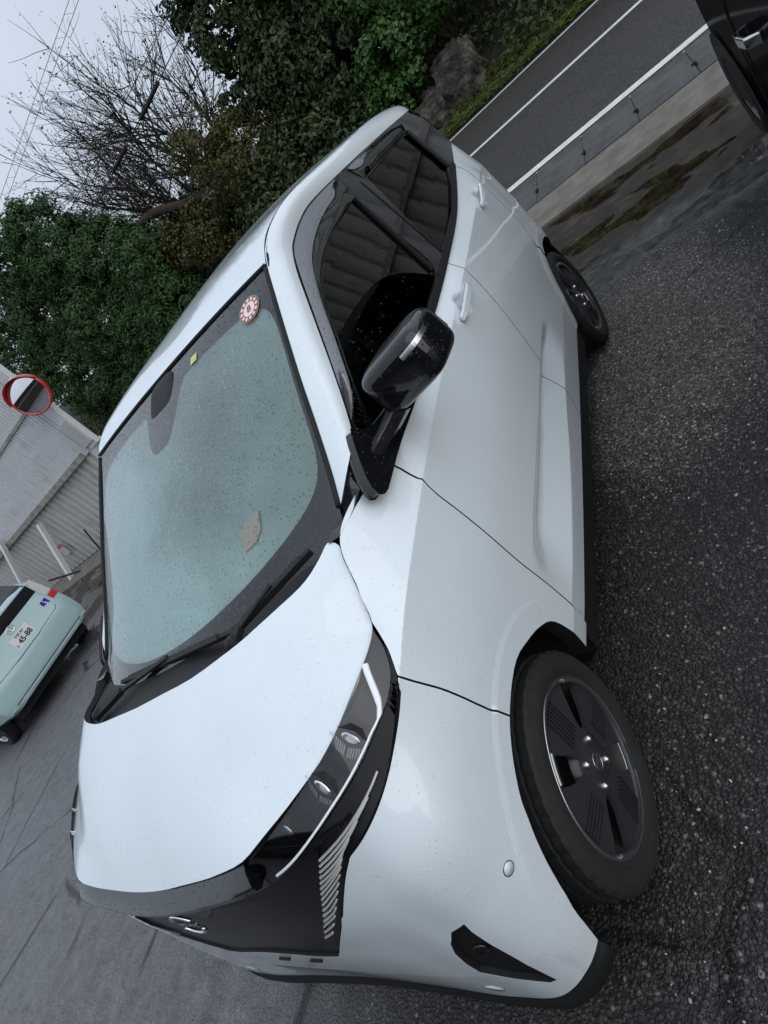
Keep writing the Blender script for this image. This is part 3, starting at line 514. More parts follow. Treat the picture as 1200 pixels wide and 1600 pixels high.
def inset_poly(P, g):
    P = np.asarray(P); A = .5 * np.sum(P[:, 0] * np.roll(P[:, 1], -1) - np.roll(P[:, 0], -1) * P[:, 1])
    d = np.roll(P, -1, 0) - P; L = np.linalg.norm(d, axis=1, keepdims=True) + 1e-12
    nrm = np.stack([-d[:, 1], d[:, 0]], 1) / L * (1 if A > 0 else -1)
    m = nrm + np.roll(nrm, 1, 0); ml = np.linalg.norm(m, axis=1, keepdims=True) + 1e-9
    m = m / ml; c = np.clip((m * nrm).sum(1, keepdims=True), .45, 1)
    return P + m * g / c

def triangulate(poly, grid, holes=(), lines=()):
    """2-d outline + interior grid points -> points, triangles, outline loops"""
    lo, hi = poly.min(0), poly.max(0)
    gx = np.arange(lo[0] + grid * .5, hi[0], grid); gy = np.arange(lo[1] + grid * .5, hi[1], grid)
    G = np.stack(np.meshgrid(gx, gy, indexing='ij'), -1).reshape(-1, 2)
    keep = inside(poly, G)
    for h in holes: keep &= ~inside(h, G)
    G = G[keep]
    loops = [poly] + list(holes)
    allp = np.concatenate(loops)
    ok = np.ones(len(G), bool)
    for i in range(0, len(G), 2000):
        d = np.linalg.norm(G[i:i + 2000, None] - allp[None], axis=2).min(1); ok[i:i + 2000] = d > grid * .45
    G = G[ok]
    Lp, Le = [], []
    for ln in lines:
        ln = np.asarray(ln); k = inside(poly, ln)
        for h in holes: k &= ~inside(h, ln)
        if k.any(): k &= np.array([np.linalg.norm(allp - q, axis=1).min() > .003 if w else False for q, w in zip(ln, k)])
        if not k.any(): continue
        G = G[np.linalg.norm(G[:, None] - ln[k][None], axis=2).min(1) > grid * .4]
        prev = None
        for q, w in zip(ln, k):
            if w:
                Lp.append(q)
                if prev is not None: Le.append((prev, len(Lp) - 1))
                prev = len(Lp) - 1
            else: prev = None
    edges = []; b = 0; li = []
    for l in loops:
        n = len(l); edges += [(b + i, b + (i + 1) % n) for i in range(n)]; li.append((b, n)); b += n
    if Lp:
        edges += [(b + i, b + j) for i, j in Le]; allp = np.concatenate([allp, np.array(Lp)])
    pts = np.concatenate([allp, G])
    vs, es, fs, ov, oe, of = delaunay_2d_cdt([Vector(p) for p in pts], edges, [], 0, 1e-7)
    V = np.array([(v.x, v.y) for v in vs]); F = np.array([f for f in fs if len(f) == 3])
    cen = V[F].mean(1); k = inside(poly, cen)
    for h in holes: k &= ~inside(h, cen)
    F = F[k]
    new = {}
    for i, o in enumerate(ov):
        for q in o: new[q] = i
    ol = [[new[s + i] for i in range(n)] for s, n in li]
    return V, F, ol

def skin(name, V, F, loops, fn, mat, parent, flange=.014, mirror=False, both=False, nrm_hint=(0, 1, 0), skip_sym=False):
    """maps a 2-d triangulation through fn -> 3-d skin with a folded edge and exact surface normals;
    mirror = other side of the car; both = one mesh with both halves"""
    e = 4e-4
    def nrm(Q):
        du = fn(Q + [e, 0]) - fn(Q - [e, 0]); dv = fn(Q + [0, e]) - fn(Q - [0, e])
        n = np.cross(du, dv); return n / (np.linalg.norm(n, axis=1, keepdims=True) + 1e-12)
    P = fn(V); Nn = nrm(V)
    if (Nn.mean(0) @ np.array(nrm_hint)) < 0: Nn = -Nn; sg = -1
    else: sg = 1
    F = F.copy()
    if len(F):
        fnrm = np.cross(P[F[:, 1]] - P[F[:, 0]], P[F[:, 2]] - P[F[:, 0]])
        w = (fnrm * (Nn[F].mean(1))).sum(1) < 0; F[w] = F[w][:, ::-1]
        cen = V[F].mean(1)[:, None]; LQ = (V[F] * .93 + cen * .07).reshape(-1, 2)
        LN = sg * nrm(LQ)
    else: LN = np.zeros((0, 3))
    verts = [P]; faces = [tuple(f) for f in F]; nb = len(P); nsk = len(faces); fl_n = []
    if flange:
        for l in loops:
            l = np.array(l); n = len(l); q = P[l]; inn = q - Nn[l] * flange
            verts += [q, inn]
            for i in range(n):
                j = (i + 1) % n
                if skip_sym and abs(q[i][1]) < .004 and abs(q[j][1]) < .004: continue
                faces.append((nb + i, nb + j, nb + n + j, nb + n + i))
                a = np.cross(q[j] - q[i], inn[i] - q[i]); a = a / (np.linalg.norm(a) + 1e-12); fl_n += [a] * 4
            nb += 2 * n
    W = np.concatenate(verts); LN = np.concatenate([LN, np.array(fl_n).reshape(-1, 3)])
    mi = [0] * nsk + [1] * (len(faces) - nsk)
    if mirror or both:
        Wm = W * [1, -1, 1]; fm = [f[::-1] for f in faces]; Lm = []; k = 0
        for f in faces: Lm.append(LN[k:k + len(f)][::-1]); k += len(f)
        Lm = np.concatenate(Lm) * [1, -1, 1]
        if mirror: W, faces, LN = Wm, fm, Lm
        else:
            n0 = len(W); mp = np.arange(n0) + n0; cl = np.abs(W[:, 1]) < .0015; mp[cl] = np.where(cl)[0]
            W = np.concatenate([W, Wm]); faces = faces + [tuple(int(mp[i]) for i in f) for f in fm]; LN = np.concatenate([LN, Lm]); mi = mi + mi
    used = np.zeros(len(W), bool)
    for f in faces: used[list(f)] = True
    rm = np.cumsum(used) - 1; W = W[used]; faces = [tuple(int(rm[i]) for i in f) for f in faces]
    o = mesh_obj(name, W, faces, [mat, M['dark_inner']], parent, True)
    o.data.polygons.foreach_set('material_index', np.array(mi, dtype=np.int32))
    if len(o.data.loops) == len(LN): o.data.normals_split_custom_set([tuple(x) for x in LN])
    return o

def body_fn(off=0.0, det=True):
    def base(Q):
        q = to_sv(Q); P = body(q[:, 0], q[:, 1]); return detail(P) if det else P
    if not off: return base
    def f(Q):
        P = base(Q); e = 2e-3
        du = base(Q + [e, 0]) - base(Q - [e, 0]); dv = base(Q + [0, e]) - base(Q - [0, e])
        n = np.cross(du, dv); n /= np.linalg.norm(n, axis=1, keepdims=True) + 1e-12
        s = np.sign((n * np.array([1, 0, 0]) * np.sign(P[:, :1] + 1.2) * .5 + n * [0, 1, .3]).sum(1, keepdims=True))
        return P + n * s * off
    return f

def body_panel(name, outline, mat, parent, gap=.0022, grid=.02, refine=(), off=0.0, sides=('L', 'R'), both=False, flange=.014, holes=(), det=True):
    poly = inset_poly(densify(to_m(outline), .010), gap) if gap else densify(to_m(outline), .010)
    if both: poly[:, 0] = np.minimum(poly[:, 0], _ls[-1]); poly[:, 0] = np.where(to_sv(poly)[:, 0] > 18.985, _ls[-1], poly[:, 0])
    hs = [densify(to_m(h), .012) for h in holes]
    us = np.arange(_ls[0], _ls[-1], .014)
    lines = [np.stack([us, np.full_like(us, _lv[q])], 1) for q in (1, 4)] + [to_m(l) for l in D_['lines']]
    if refine:
        for (hs_, hv_) in refine:
            c0 = to_m([[hs_, hv_]])[0]
            lines += [c0 + np.stack([np.arange(-.085, .086, .007), np.full(25, dv_)], 1) for dv_ in np.arange(-.056, .057, .007)]
    V, F, lp = triangulate(poly, grid, hs, lines)
    f = body_fn(off, det); hint = (.5, 1, .2) if np.mean(np.asarray(outline)[:, 0]) > 3 else (-.6, 1, .1)
    if both: return [skin(name, V, F, lp, f, mat, parent, flange, both=True, nrm_hint=hint, skip_sym=True)]
    return [skin(name, V, F, lp, f, mat, parent, flange, mirror=(s == 'R'), nrm_hint=hint) for s in sides]

# ------------------------------------------------------------------ the white car
car = empty('compact_car', (0, 0, 0))
tag(car, 'white electric compact hatchback in the foreground with black door mirrors, wet with rain', 'car')

fd = smooth_line(D_['fdoor'], 4); dd = smooth_line(D_['ddoor'], 4); rd = smooth_line(D_['rdoor'], 4)
hl = smooth_line(D_['hl_low'], 4); ge = smooth_line(D_['grille_edge'], 4); bf = smooth_line(D_['bfgap'], 4)
hl = [[a, min(b, 3.965) if a > 12.35 else b] for a, b in hl]; ge = [[a, min(b, 3.965)] for a, b in ge]
ar = smooth_line(D_['arch'], 4); arR = smooth_line(D_['archR'], 3)
i_gap = min(range(len(ar)), key=lambda i: abs(ar[i][0] - 11.48) + abs(ar[i][1] - 2.31))
h_gap = min(range(len(hl)), key=lambda i: abs(hl[i][0] - 12.15) + abs(hl[i][1] - 4.07))

fender_o = [[9.45, 5], [10.3, 5], [11.0, 5], [11.73, 4.97]] + hl[:h_gap] + bf + ar[:i_gap][::-1] + fd[::-1][:-1]
body_panel('fender', fender_o, M['white'], car, flange=.045)
fdoor_o = fd + dd[::-1] + [[7.5, 5], [8.3, 5], [9.0, 5]]
fdoors = body_panel('front_door', fdoor_o, M['white'], car, refine=[((D_['hand'][0][0] + D_['hand'][1][0]) / 2, 3.9)])
rr = min(range(len(arR)), key=lambda i: abs(arR[i][0] - 4.45) + abs(arR[i][1] - 2.1))
rdoor_o = dd + arR[:rr][0:1] + arR[1:rr] + rd[::-1] + [[5.2, 5], [6.0, 5]]
rdoors = body_panel('rear_door', rdoor_o, M['white'], car, refine=[((D_['hand'][2][0] + D_['hand'][3][0]) / 2, 3.95)])
q_end = min(range(len(arR)), key=lambda i: abs(arR[i][0] - 3.3) + abs(arR[i][1] - 1.9))
quarter_o = rd + arR[rr:q_end] + [[2.95, 2.75], [3.0, 3.2], [3.15, 4.0], [3.2, 5], [3.8, 5]]
body_panel('rear_quarter', quarter_o, M['white'], car, flange=.045)
bump_o = bf[:-1] + ar[i_gap:] + [[15, 0], [16, 0], [17, 0], [18, 0], [19, 0], [19, 1.0], [19, 2.1]] + smooth_line(D_['grille_low'], 3)[::-1] + ge[::-1][1:] + hl[h_gap + 1:][::-1][1:]
fogp = D_['fog']
bumper = body_panel('front_bumper', bump_o, M['white'], car, both=True, holes=[fogp], grid=.018, flange=.040)[0]

# rear end
rb_o = [[0, 0], [2.09, 0]] + arR[q_end:][::-1][1:] + [[2.95, 2.72], [1.95, 2.8], [0, 2.7]]
for sd in ('L', 'R'): body_panel('rear_bumper', rb_o, M['white'], car, gap=.001, sides=(sd,))
tg_o = [[0, 2.75], [1.9, 2.85], [1.9, 4.9], [0, 4.95]]
for sd in ('L', 'R'): body_panel('tailgate', tg_o, M['white'], car, gap=.001, sides=(sd,))
body_panel('tail_lamp', [[1.95, 2.85], [2.95, 2.8], [3.12, 4.0], [3.15, 4.9], [2.5, 4.9], [1.95, 4.9]], M['red'], car)

# dark inner shell that closes the joints between the panels
V, F, lp = triangulate(densify(to_m([[9.0, .3], [9.55, .3], [9.62, 1.0], [9.8, 1.75], [10.3, 2.35], [11.0, 2.65], [11.6, 2.7], [12.3, 2.55], [13.0, 2.2], [13.6, 1.6], [14.0, .8], [14.1, .2], [19, .2], [19, 4.9], [11, 4.9], [9, 4.9]]), .03), .04)
for mir in (False, True): skin('inner_shell', V, F, lp, body_fn(-.05, False), M['dark_inner'], car, 0, mirror=mir)
V, F, lp = triangulate(densify(to_m([[9.0, .3], [5.3, .3], [5.15, 1.3], [4.7, 2.2], [4.2, 2.5], [3.6, 2.4], [3.2, 2.1], [2.6, 1.4], [2.0, .3], [0, .3], [0, 4.9], [9, 4.9]]), .03), .04)
for mir in (False, True): skin('inner_shell', V, F, lp, body_fn(-.04, False), M['dark_inner'], car, 0, mirror=mir)

# ---- hood: smooth height field through measured points
def rbf(pts, smooth=0.0, sym=True):
    P = np.array(pts, float)
    if sym:
        Q = P[np.abs(P[:, 1]) > .01] * [1, -1, 1]; P = np.concatenate([P, Q])
    def K(a, b):
        r = np.linalg.norm(a[:, None] - b[None], axis=2); return r**3
    A = K(P[:, :2], P[:, :2]) + np.eye(len(P)) * smooth
    B = np.c_[np.ones(len(P)), P[:, :2]]
    S = np.block([[A, B], [B.T, np.zeros((3, 3))]])
    w = np.linalg.solve(S, np.r_[P[:, 2], 0, 0, 0])
    def f(xy):
        xy = np.asarray(xy, float)
        return K(xy, P[:, :2]) @ w[:-3] + np.c_[np.ones(len(xy)), xy] @ w[-3:]
    return f
hood_edge = [(-.138, .585, 1.073), (-.125, .618, 1.068), (-.08, .632, 1.035), (-.03, .646, .995), (.024, .660, .955), (.06, .661, .951), (.11, .655, .950), (.16, .645, .947), (.245, .595, .931), (.315, .525, .916), (.372, .452, .903), (.413, .385, .892), (.428, .30, .883), (.436, .205, .876), (.442, .10, .870), (.444, 0, .868)]
hood_rear = [(.118, 0), (.115, .10), (.105, .245), (.075, .37), (.04, .45), (-.005, .51), (-.05, .55), (-.10, .572)]
hood_pts = hood_edge + [(.118, 0, 1.086), (.105, .245, 1.083), (.04, .45, 1.079), (-.05, .55, 1.077), (.22, 0, 1.043), (.33, 0, .978), (.22, .25, 1.038), (.32, .22, .982), (.20, .42, 1.018), (.28, .40, .972), (.05, .57, 1.030), (.13, .54, 1.005), (.40, .15, .918)]
hood_h = rbf(hood_pts, 1e-4)
hood_o = np.array([(x, y) for x, y in hood_rear] + [(x, y) for x, y, z in hood_edge])
hood_o = np.concatenate([hood_o, hood_o[1:-1][::-1] * [1, -1]])
hp = inset_poly(densify(np.array(smooth_line(list(map(tuple, hood_o)) + [tuple(hood_o[0])], 3)[:-1]), .012), .0025)
V, F, lp = triangulate(hp, .018)
def hood_fn(Q):
    z = hood_h(Q); yy = np.abs(Q[:, 1])
    # faint crease running forward from the rear corners
    xc = .44 - .22 * sstep(.05, .45, Q[:, 0])
    z = z - .012 * sstep(xc - .004, xc + .11, yy) * (1 - sstep(.22, .42, Q[:, 0]))
    return np.c_[Q, z]
skin('hood', V, F, lp, hood_fn, M['white'], car, .016, nrm_hint=(0, 0, 1))

# ---- roof
ditch = [(-.82, .55, 1.508), (-.878, .55, 1.541), (-1.0, .55, 1.571), (-1.13, .55, 1.586), (-1.31, .55, 1.589), (-1.6, .548, 1.584), (-2.05, .542, 1.577), (-2.4, .53, 1.565), (-2.65, .515, 1.548)]
roof_pts = ditch + [(-.80, 0, 1.522), (-.81, .3, 1.517), (-1.0, 0, 1.577), (-1.25, 0, 1.616), (-1.6, 0, 1.640), (-2.05, 0, 1.643), (-2.4, 0, 1.628), (-2.7, 0, 1.59), (-1.0, .35, 1.580), (-1.3, .35, 1.608), (-1.8, .35, 1.617), (-2.3, .33, 1.608), (-2.86, 0, 1.545), (-2.86, .45, 1.502), (-2.75, .45, 1.545)]
roof_h = rbf(roof_pts, 1e-4)
roof_o = [(-.80, 0), (-.805, .15), (-.81, .3), (-.815, .45)] + [(x, y) for x, y, z in ditch] + [(-2.80, .495), (-2.86, .46), (-2.88, .3), (-2.885, 0)]
roof_o = np.array(roof_o); roof_o = np.concatenate([roof_o, roof_o[1:-1][::-1] * [1, -1]])
V, F, lp = triangulate(inset_poly(densify(roof_o, .02), .003), .03)
skin('roof', V, F, lp, lambda Q: np.c_[Q, roof_h(Q)], M['white'], car, .02, nrm_hint=(0, 0, 1))

# ---- pillar and roof rail strip beside the windows
rail = D_['rail'] + [[-2.80, .545, 1.475], [-2.86, .49, 1.488]]
inner = [(-.22, .62, 1.084), (-.30, .612, 1.137), (-.40, .60, 1.210), (-.50, .587, 1.285), (-.61, .574, 1.363), (-.72, .562, 1.440), (-.815, .5515, 1.504), (-.876, .552, 1.539), (-1.0, .552, 1.570), (-1.2, .552, 1.588), (-1.6, .550, 1.584), (-2.2, .540, 1.574), (-2.65, .517, 1.550), (-2.80, .498, 1.528), (-2.86, .465, 1.505)]
ra_ = np.array(smooth_line(rail, 5)); in_ = np.array(smooth_line(inner, 5))
K_ = 9
rows = []
for k in range(K_ + 1):
    t = k / K_
    mid = ra_ * (1 - t) + in_ * t
    out = np.array([0, .78, .62])
    bul = np.sin(np.pi * t)[None] if hasattr(t, 'shape') else math.sin(math.pi * t)
    wd = np.linalg.norm(in_ - ra_, axis=1, keepdims=True)
    rows.append(mid + out * bul * wd * .13)
G = np.array(rows); nR, nC = G.shape[:2]
def strip_mesh(G, thick, inward):
    nR, nC = G.shape[:2]
    idx = lambda r, c: r * nC + c
    faces = [(idx(r, c), idx(r, c + 1), idx(r + 1, c + 1), idx(r + 1, c)) for r in range(nR - 1) for c in range(nC - 1)]
    V = G.reshape(-1, 3).tolist()
    loop = [idx(0, c) for c in range(nC)] + [idx(r, nC - 1) for r in range(1, nR)] + [idx(nR - 1, c) for c in range(nC - 2, -1, -1)] + [idx(r, 0) for r in range(nR - 2, 0, -1)]
    b = len(V); n = len(loop)
    V += [V[i] for i in loop] + [(np.array(V[i]) + inward).tolist() for i in loop]
    faces += [(b + i, b + (i + 1) % n, b + n + (i + 1) % n, b + n + i) for i in range(n)]
    return np.array(V), faces
Vs, Fs = strip_mesh(G, .02, np.array([0, -.018, -.012]))
for s in (1, -1):
    mesh_obj('pillar_rail', Vs * [1, s, 1], Fs if s == 1 else [f[::-1] for f in Fs], M['white'], car)
# seal line between roof and rail, seal along the windscreen
for s in (1, -1):
    mb = MB(); mb.tube([(x, y * s, z - .007) for x, y, z in smooth_line(inner[6:], 3)], .0055, 6)
    mb.build('roof_seal', M['black_plastic'], car, smooth=True)
    mb = MB(); mb.tube([(x + .004, (y - .008) * s, z - .001) for x, y, z in smooth_line(inner[:7], 4)], .0065, 6)
    mb.build('windscreen_seal', M['black_plastic'], car, smooth=True)

# ---- windscreen
ws_side = np.array(smooth_line([(-.12, .625, 1.02), (-.22, .612, 1.084), (-.30, .604, 1.137), (-.40, .592, 1.210), (-.50, .579, 1.285), (-.61, .566, 1.363), (-.72, .554, 1.440), (-.815, .545, 1.506)], 4))
ws_mid = np.array([(.06, 0, 1.02), (-.80, 0, 1.520)])
nT = len(ws_side)
def ws_pt(a, t):
    """a in -1..1 across, t 0..1 from bottom to top"""
    f = t * (nT - 1); i = int(min(f, nT - 2)); u = f - i
    e = ws_side[i] * (1 - u) + ws_side[i + 1] * u
    tt = (e[2] - 1.02) / (1.506 - 1.02)
    c = ws_mid[0] * (1 - tt) + ws_mid[1] * tt + np.array([.010, 0, .022]) * math.sin(math.pi * min(max(tt, 0), 1))
    w = abs(a)**2.2
    return np.array([c[0] + (e[0] - c[0]) * w, e[1] * a, c[2] + (e[2] - c[2]) * w])
def ws_patch(name, fa, na, nt_, off, mat, parent):
    """fa(u,v) -> (a,t); builds an nu x nv sheet on the windscreen"""
    pts = []
    for i in range(na + 1):
        for j in range(nt_ + 1):
            a, t = fa(i / na, j / nt_); p = ws_pt(a, t)
            pts.append(p + np.array([.5, 0, .86]) * off)
    fs = [(i * (nt_ + 1) + j, (i + 1) * (nt_ + 1) + j, (i + 1) * (nt_ + 1) + j + 1, i * (nt_ + 1) + j + 1) for i in range(na) for j in range(nt_)]
    return mesh_obj(name, pts, fs, mat, parent)
wscreen = ws_patch('windscreen', lambda u, v: (2 * u - 1, v), 48, 30, 0, M['windshield'], car)
ws_patch('painted_sky_sheen', lambda u, v: ((2 * u - 1) * .985, .02 + .965 * v), 40, 26, -.010, M['painted_sheen'], wscreen)
# black printed border, just behind the glass
def border(side):
    pts, fs = [], []
    # inner rounded rectangle in (a,t)
    def inner_pt(th):
        a0, a1, t0, t1 = -.970, .970, .215, .920
        c, s = math.cos(th), math.sin(th)
        n = 7.0
        r = (abs(c)**n + abs(s)**n)**(-1 / n)
        a = (a0 + a1) / 2 + (a1 - a0) / 2 * r * c
        t = (t0 + t1) / 2 + (t1 - t0) / 2 * r * s
        t += (-.09 * (1 - (a / .970)**2) if s < 0 else -.19 * math.exp(-(abs(a) / .17)**4) * max(s, 0))
        return a, t
    def outer_pt(th):
        c, s = math.cos(th), math.sin(th); m = max(abs(c), abs(s)); return .995 * c / m, .5 + .498 * s / m
    n = 280
    for k in range(n):
        th = 2 * math.pi * k / n
        (a, t), (a2, t2) = inner_pt(th), outer_pt(th)
        for q in range(4):
            u = q / 3; pts.append(ws_pt(a * (1 - u) + a2 * u, min(max(t * (1 - u) + t2 * u, 0), 1)) - np.array([.5, 0, .86]) * .004)
    for k in range(n):
        for q in range(3):
            b = ((k + 1) % n) * 4; fs.append((k * 4 + q, k * 4 + q + 1, b + q + 1, b + q))
    return mesh_obj('printed_border', pts, fs, M['frit'], wscreen)
border(0)
# header seal along the roof edge
mb = MB(); mb.tube([ws_pt(a, 1.0) + np.array([-.004, 0, .004]) for a in np.linspace(-1, 1, 25)], .006, 6)
mb.build('windscreen_seal', M['black_plastic'], car, smooth=True)

# ---- cowl: black plastic trough between hood and glass
hr = smooth_line(hood_rear + [(-.125, .60)], 4)
hr = [(x, -y) for x, y in hr[::-1][:-1]] + hr
vs, fs = [], []
for x, y in hr:
    z = float(hood_h(np.array([[x, y]]))[0])
    a = max(-.99, min(.99, y / .615)); g = ws_pt(a, .16)
    vs += [(x + .02, y, z - .020), (x - .004, y, z - .030), ((x * .5 + g[0] * .5), y, min(z - .032, g[2] + .004)), (g[0] - .03, y, g[2] + .002 - .02)]
n = len(hr)
for i in range(n - 1):
    for k in range(3): fs.append((i * 4 + k, i * 4 + k + 1, i * 4 + 5 + k, i * 4 + 4 + k))
cowl = mesh_obj('cowl_panel', vs, fs, M['black_plastic'], car)
# gloss black corner fillers between cowl and fender / pillar foot
for s in (1, -1):
    A1 = [(-.130, .575, 1.062), (-.175, .590, 1.064), (-.215, .610, 1.072), (-.26, .628, 1.092), (-.31, .645, 1.112), (-.362, .664, 1.134)]
    B1 = [(-.135, .628, 1.064), (-.175, .636, 1.062), (-.215, .643, 1.063), (-.26, .652, 1.070), (-.31, .664, 1.088), (-.364, .676, 1.118)]
    V_ = []
    for a, b in zip(A1, B1):
        V_ += [(a[0], a[1] * s, a[2] - .03), (a[0], a[1] * s, a[2]), (b[0], b[1] * s, b[2]), (b[0], b[1] * s, b[2] - .04)]
    F_ = [(i * 4 + k, i * 4 + k + 1, i * 4 + 5 + k, i * 4 + 4 + k) for i in range(5) for k in range(3)]
    mesh_obj('pillar_foot_cover', V_, F_ if s > 0 else [f[::-1] for f in F_], M['black_gloss'], car, sharp=40)

# ---- wipers
def wiper(name, pivot, elbow, b0, b1):
    w = MB()
    p, e, a, b = map(Vector, (pivot, elbow, b0, b1))
    w.bar([p, p.lerp(e, .5), e], [.034, .028, .018], .016, (.3, 0, 1))
    m = a.lerp(b, .5)
    w.bar([e, e.lerp(m, .6) + Vector((0, 0, .006)), m + Vector((0, 0, .010))], .013, .009, (.3, 0, 1))
    o = w.build(name, M['black_plastic'], car); bevel(o, .002)
    bl = MB()
    bl.bar([a.lerp(b, t) - Vector((0, 0, .004)) for t in (0, .25, .5, .75, 1)], .010, .016, (.4, 0, 1))
    bl.bar([a.lerp(b, t) + Vector((.004, 0, .003)) for t in (.1, .5, .9)], .015, .008, (.4, 0, 1))
    bl.build('wiper_blade', M['rubber'], o)
    cp = MB(); cp.lathe([(0, .014), (.012, .013), (.017, .006), (.018, -.012)], 14, 'z', tuple(p)); cp.build('pivot_cap', M['black_plastic'], o, smooth=True)
    return o
wiper('wiper', (.050, -.350, 1.072), (.004, -.245, 1.074), (-.040, -.300, 1.072), (.010, .345, 1.078))
wiper('wiper', (.052, .370, 1.078), (.020, .382, 1.082), (.012, .372, 1.082), (-.118, .555, 1.082))

# ---- front: gloss panel, band, grille, lamps
lens_top = [[11.9, 4.965], [12.4, 4.965], [13, 4.965], [13.6, 4.965], [14.25, 4.965], [15, 4.965], [15.6, 4.965], [16.2, 4.965], [16.9, 4.965]]
lens_o = lens_top + [[17.25, 4.75], [17.5, 4.45]] + smooth_line(D_['lens_low'][:-1], 3)[::-1]
panel_o = [p for p in hl if p[0] > 11.9] + ge[1:] + smooth_line(D_['grille_low'], 3)[1:] + [[19, 2.1], [19, 3.0], [19, 4.2], [18, 4.2], [17.55, 4.3]] + [p for p in smooth_line(D_['lens_low'][:-1], 3)[::-1] if p[0] > 11.93]
gp = body_panel('gloss_front_panel', panel_o, M['panel_black'], car, both=True, off=-.006, gap=0, flange=.01, grid=.02)[0]

def on_body(sv, off=0.0):
    return body_fn(off, False)(to_m(np.asarray(sv, float)))
for s in (1, -1):
    hlm = empty('headlight', parent=car)
    V, F, lp = triangulate(inset_poly(densify(to_m(lens_o), .010), .0015), .016)
    skin('lamp_housing', V, F, lp, body_fn(-.032, False), M['panel_black'], hlm, 0, mirror=s < 0, nrm_hint=(.5, 1, .5))
    skin('lamp_rim', V, F[:0], lp, body_fn(-.001, False), M['dark_inner'], hlm, .034, mirror=s < 0, nrm_hint=(.5, 1, .5))
    skin('lamp_lens', V, F, lp, body_fn(.001, False), M['lens'], hlm, 0, mirror=s < 0, nrm_hint=(.5, 1, .5))
    # white light guide, hooked at the rear
    sp = on_body(smooth_line(D_['strip'], 5), .0005)
    n0 = on_body(smooth_line(D_['strip'], 5), .0105) - sp
    mb = MB(); w_ = []
    for i in range(len(sp)):
        w_.append(.013 if i <= 4 else (.010 if i < 7 else .0052))
    vs, fs = [], []
    for i in range(len(sp)):
        d = sp[min(i + 1, len(sp) - 1)] - sp[max(i - 1, 0)]; a = np.cross(d, n0[i]); a /= np.linalg.norm(a); nn = n0[i] / np.linalg.norm(n0[i])
        for k1, k2 in ((-1, 0), (-.6, .5), (.6, .5), (1, 0)): vs.append((sp[i] + a * w_[i] * .5 * k1 + nn * .006 * k2) * [1, s, 1])
    for i in range(len(sp) - 1):
        for k in range(3): fs.append((i * 4 + k, i * 4 + k + 1, i * 4 + 5 + k, i * 4 + 4 + k))
    mesh_obj('light_guide', vs, fs, M['lampwhite'], hlm, smooth=False)
    # projector units with ribbed bright reflector wings
    for qi, q in enumerate(D_['proj']):
        c = on_body([q], -.012)[0]; nn = on_body([q], .01)[0] - c; nn /= np.linalg.norm(nn)
        fwd = on_body([[q[0] + .15, q[1]]], -.016)[0] - c; fwd /= np.linalg.norm(fwd); sd_ = np.cross(nn, fwd); sd_ /= np.linalg.norm(sd_)
        sc = (2.0, 2.0, 1.3)[qi]
        pu = None; pj = []
        def W(a, b, h): return (c + fwd * a * sc + sd_ * b * sc + nn * h * sc) * [1, s, 1]
        for w0, w1, nrib in ((-.020, -.001, 8), (.001, .017, 7)):
            mb = MB()
            for r_ in range(nrib):
                o_ = w0 + (w1 - w0) * r_ / nrib; o2 = o_ + (w1 - w0) / nrib * .62
                k1, k2 = abs(o_) * .35, abs(o2) * .35
                mb.add([W(.000 - k1, o_, .004), W(.013 - k1, o_, -.008), W(.013 - k2, o2, -.008), W(.000 - k2, o2, .004)], [(0, 1, 2, 3)])
            pj.append(mb.build('reflector_wing', M['lampwhite'], pu))
        # hooded chrome eye behind the wings, with a dark bowl
        mb = MB(); n_e = 14; ring = [(math.cos(2 * math.pi * q_ / n_e), math.sin(2 * math.pi * q_ / n_e)) for q_ in range(n_e)]
        e1 = [W(-.008 + .0045 * a_, .0095 * b_, .004) for a_, b_ in ring]; e2 = [W(-.008 + .0032 * a_, .0072 * b_, .0052) for a_, b_ in ring]; e3 = [W(-.008 + .002 * a_, .005 * b_, -.004) for a_, b_ in ring]
        mb.add(e1 + e2 + e3, [(k_, (k_ + 1) % n_e, n_e + (k_ + 1) % n_e, n_e + k_) for k_ in range(n_e)] + [(n_e + k_, n_e + (k_ + 1) % n_e, 2 * n_e + (k_ + 1) % n_e, 2 * n_e + k_) for k_ in range(n_e)] + [tuple(range(2 * n_e, 3 * n_e))])
        pj.append(mb.build('projector_eye', M['satin'], pu))
        mb = MB(); mb.add([W(-.024, -.011, -.004), W(-.012, -.015, .003), W(-.016, .0, .006), W(-.012, .015, .003), W(-.024, .010, -.004)], [(0, 1, 2), (0, 2, 4), (2, 3, 4)])
        pj.append(mb.build('projector_hood', M['panel_black'], pu))
        join('projector', pj, hlm)
    # lattice of bright diagonal slats below the lamp
    lat = empty('corner_lattice', parent=car)
    for (a, b) in D_['bars']:
        pts = on_body([[a[0] + (b[0] - a[0]) * t, a[1] + (b[1] - a[1]) * t] for t in np.linspace(.02, .97, 9)], .003)
        mb = MB(); nv = np.array([1.0, .5, .3])
        mb.bar([p * [1, s, 1] for p in pts], .0034, .004, nv * [1, s, 1])
        mb.build('lattice_slat', M['slat'], lat)
    fl = on_body(smooth_line(D_['frame_l'][1:], 5), .0005)
    mb = MB(); mb.bar([p * [1, s, 1] for p in fl], .006, .006, (1, .5 * s, .3)); mb.build('lattice_frame', M['black_gloss'], lat)

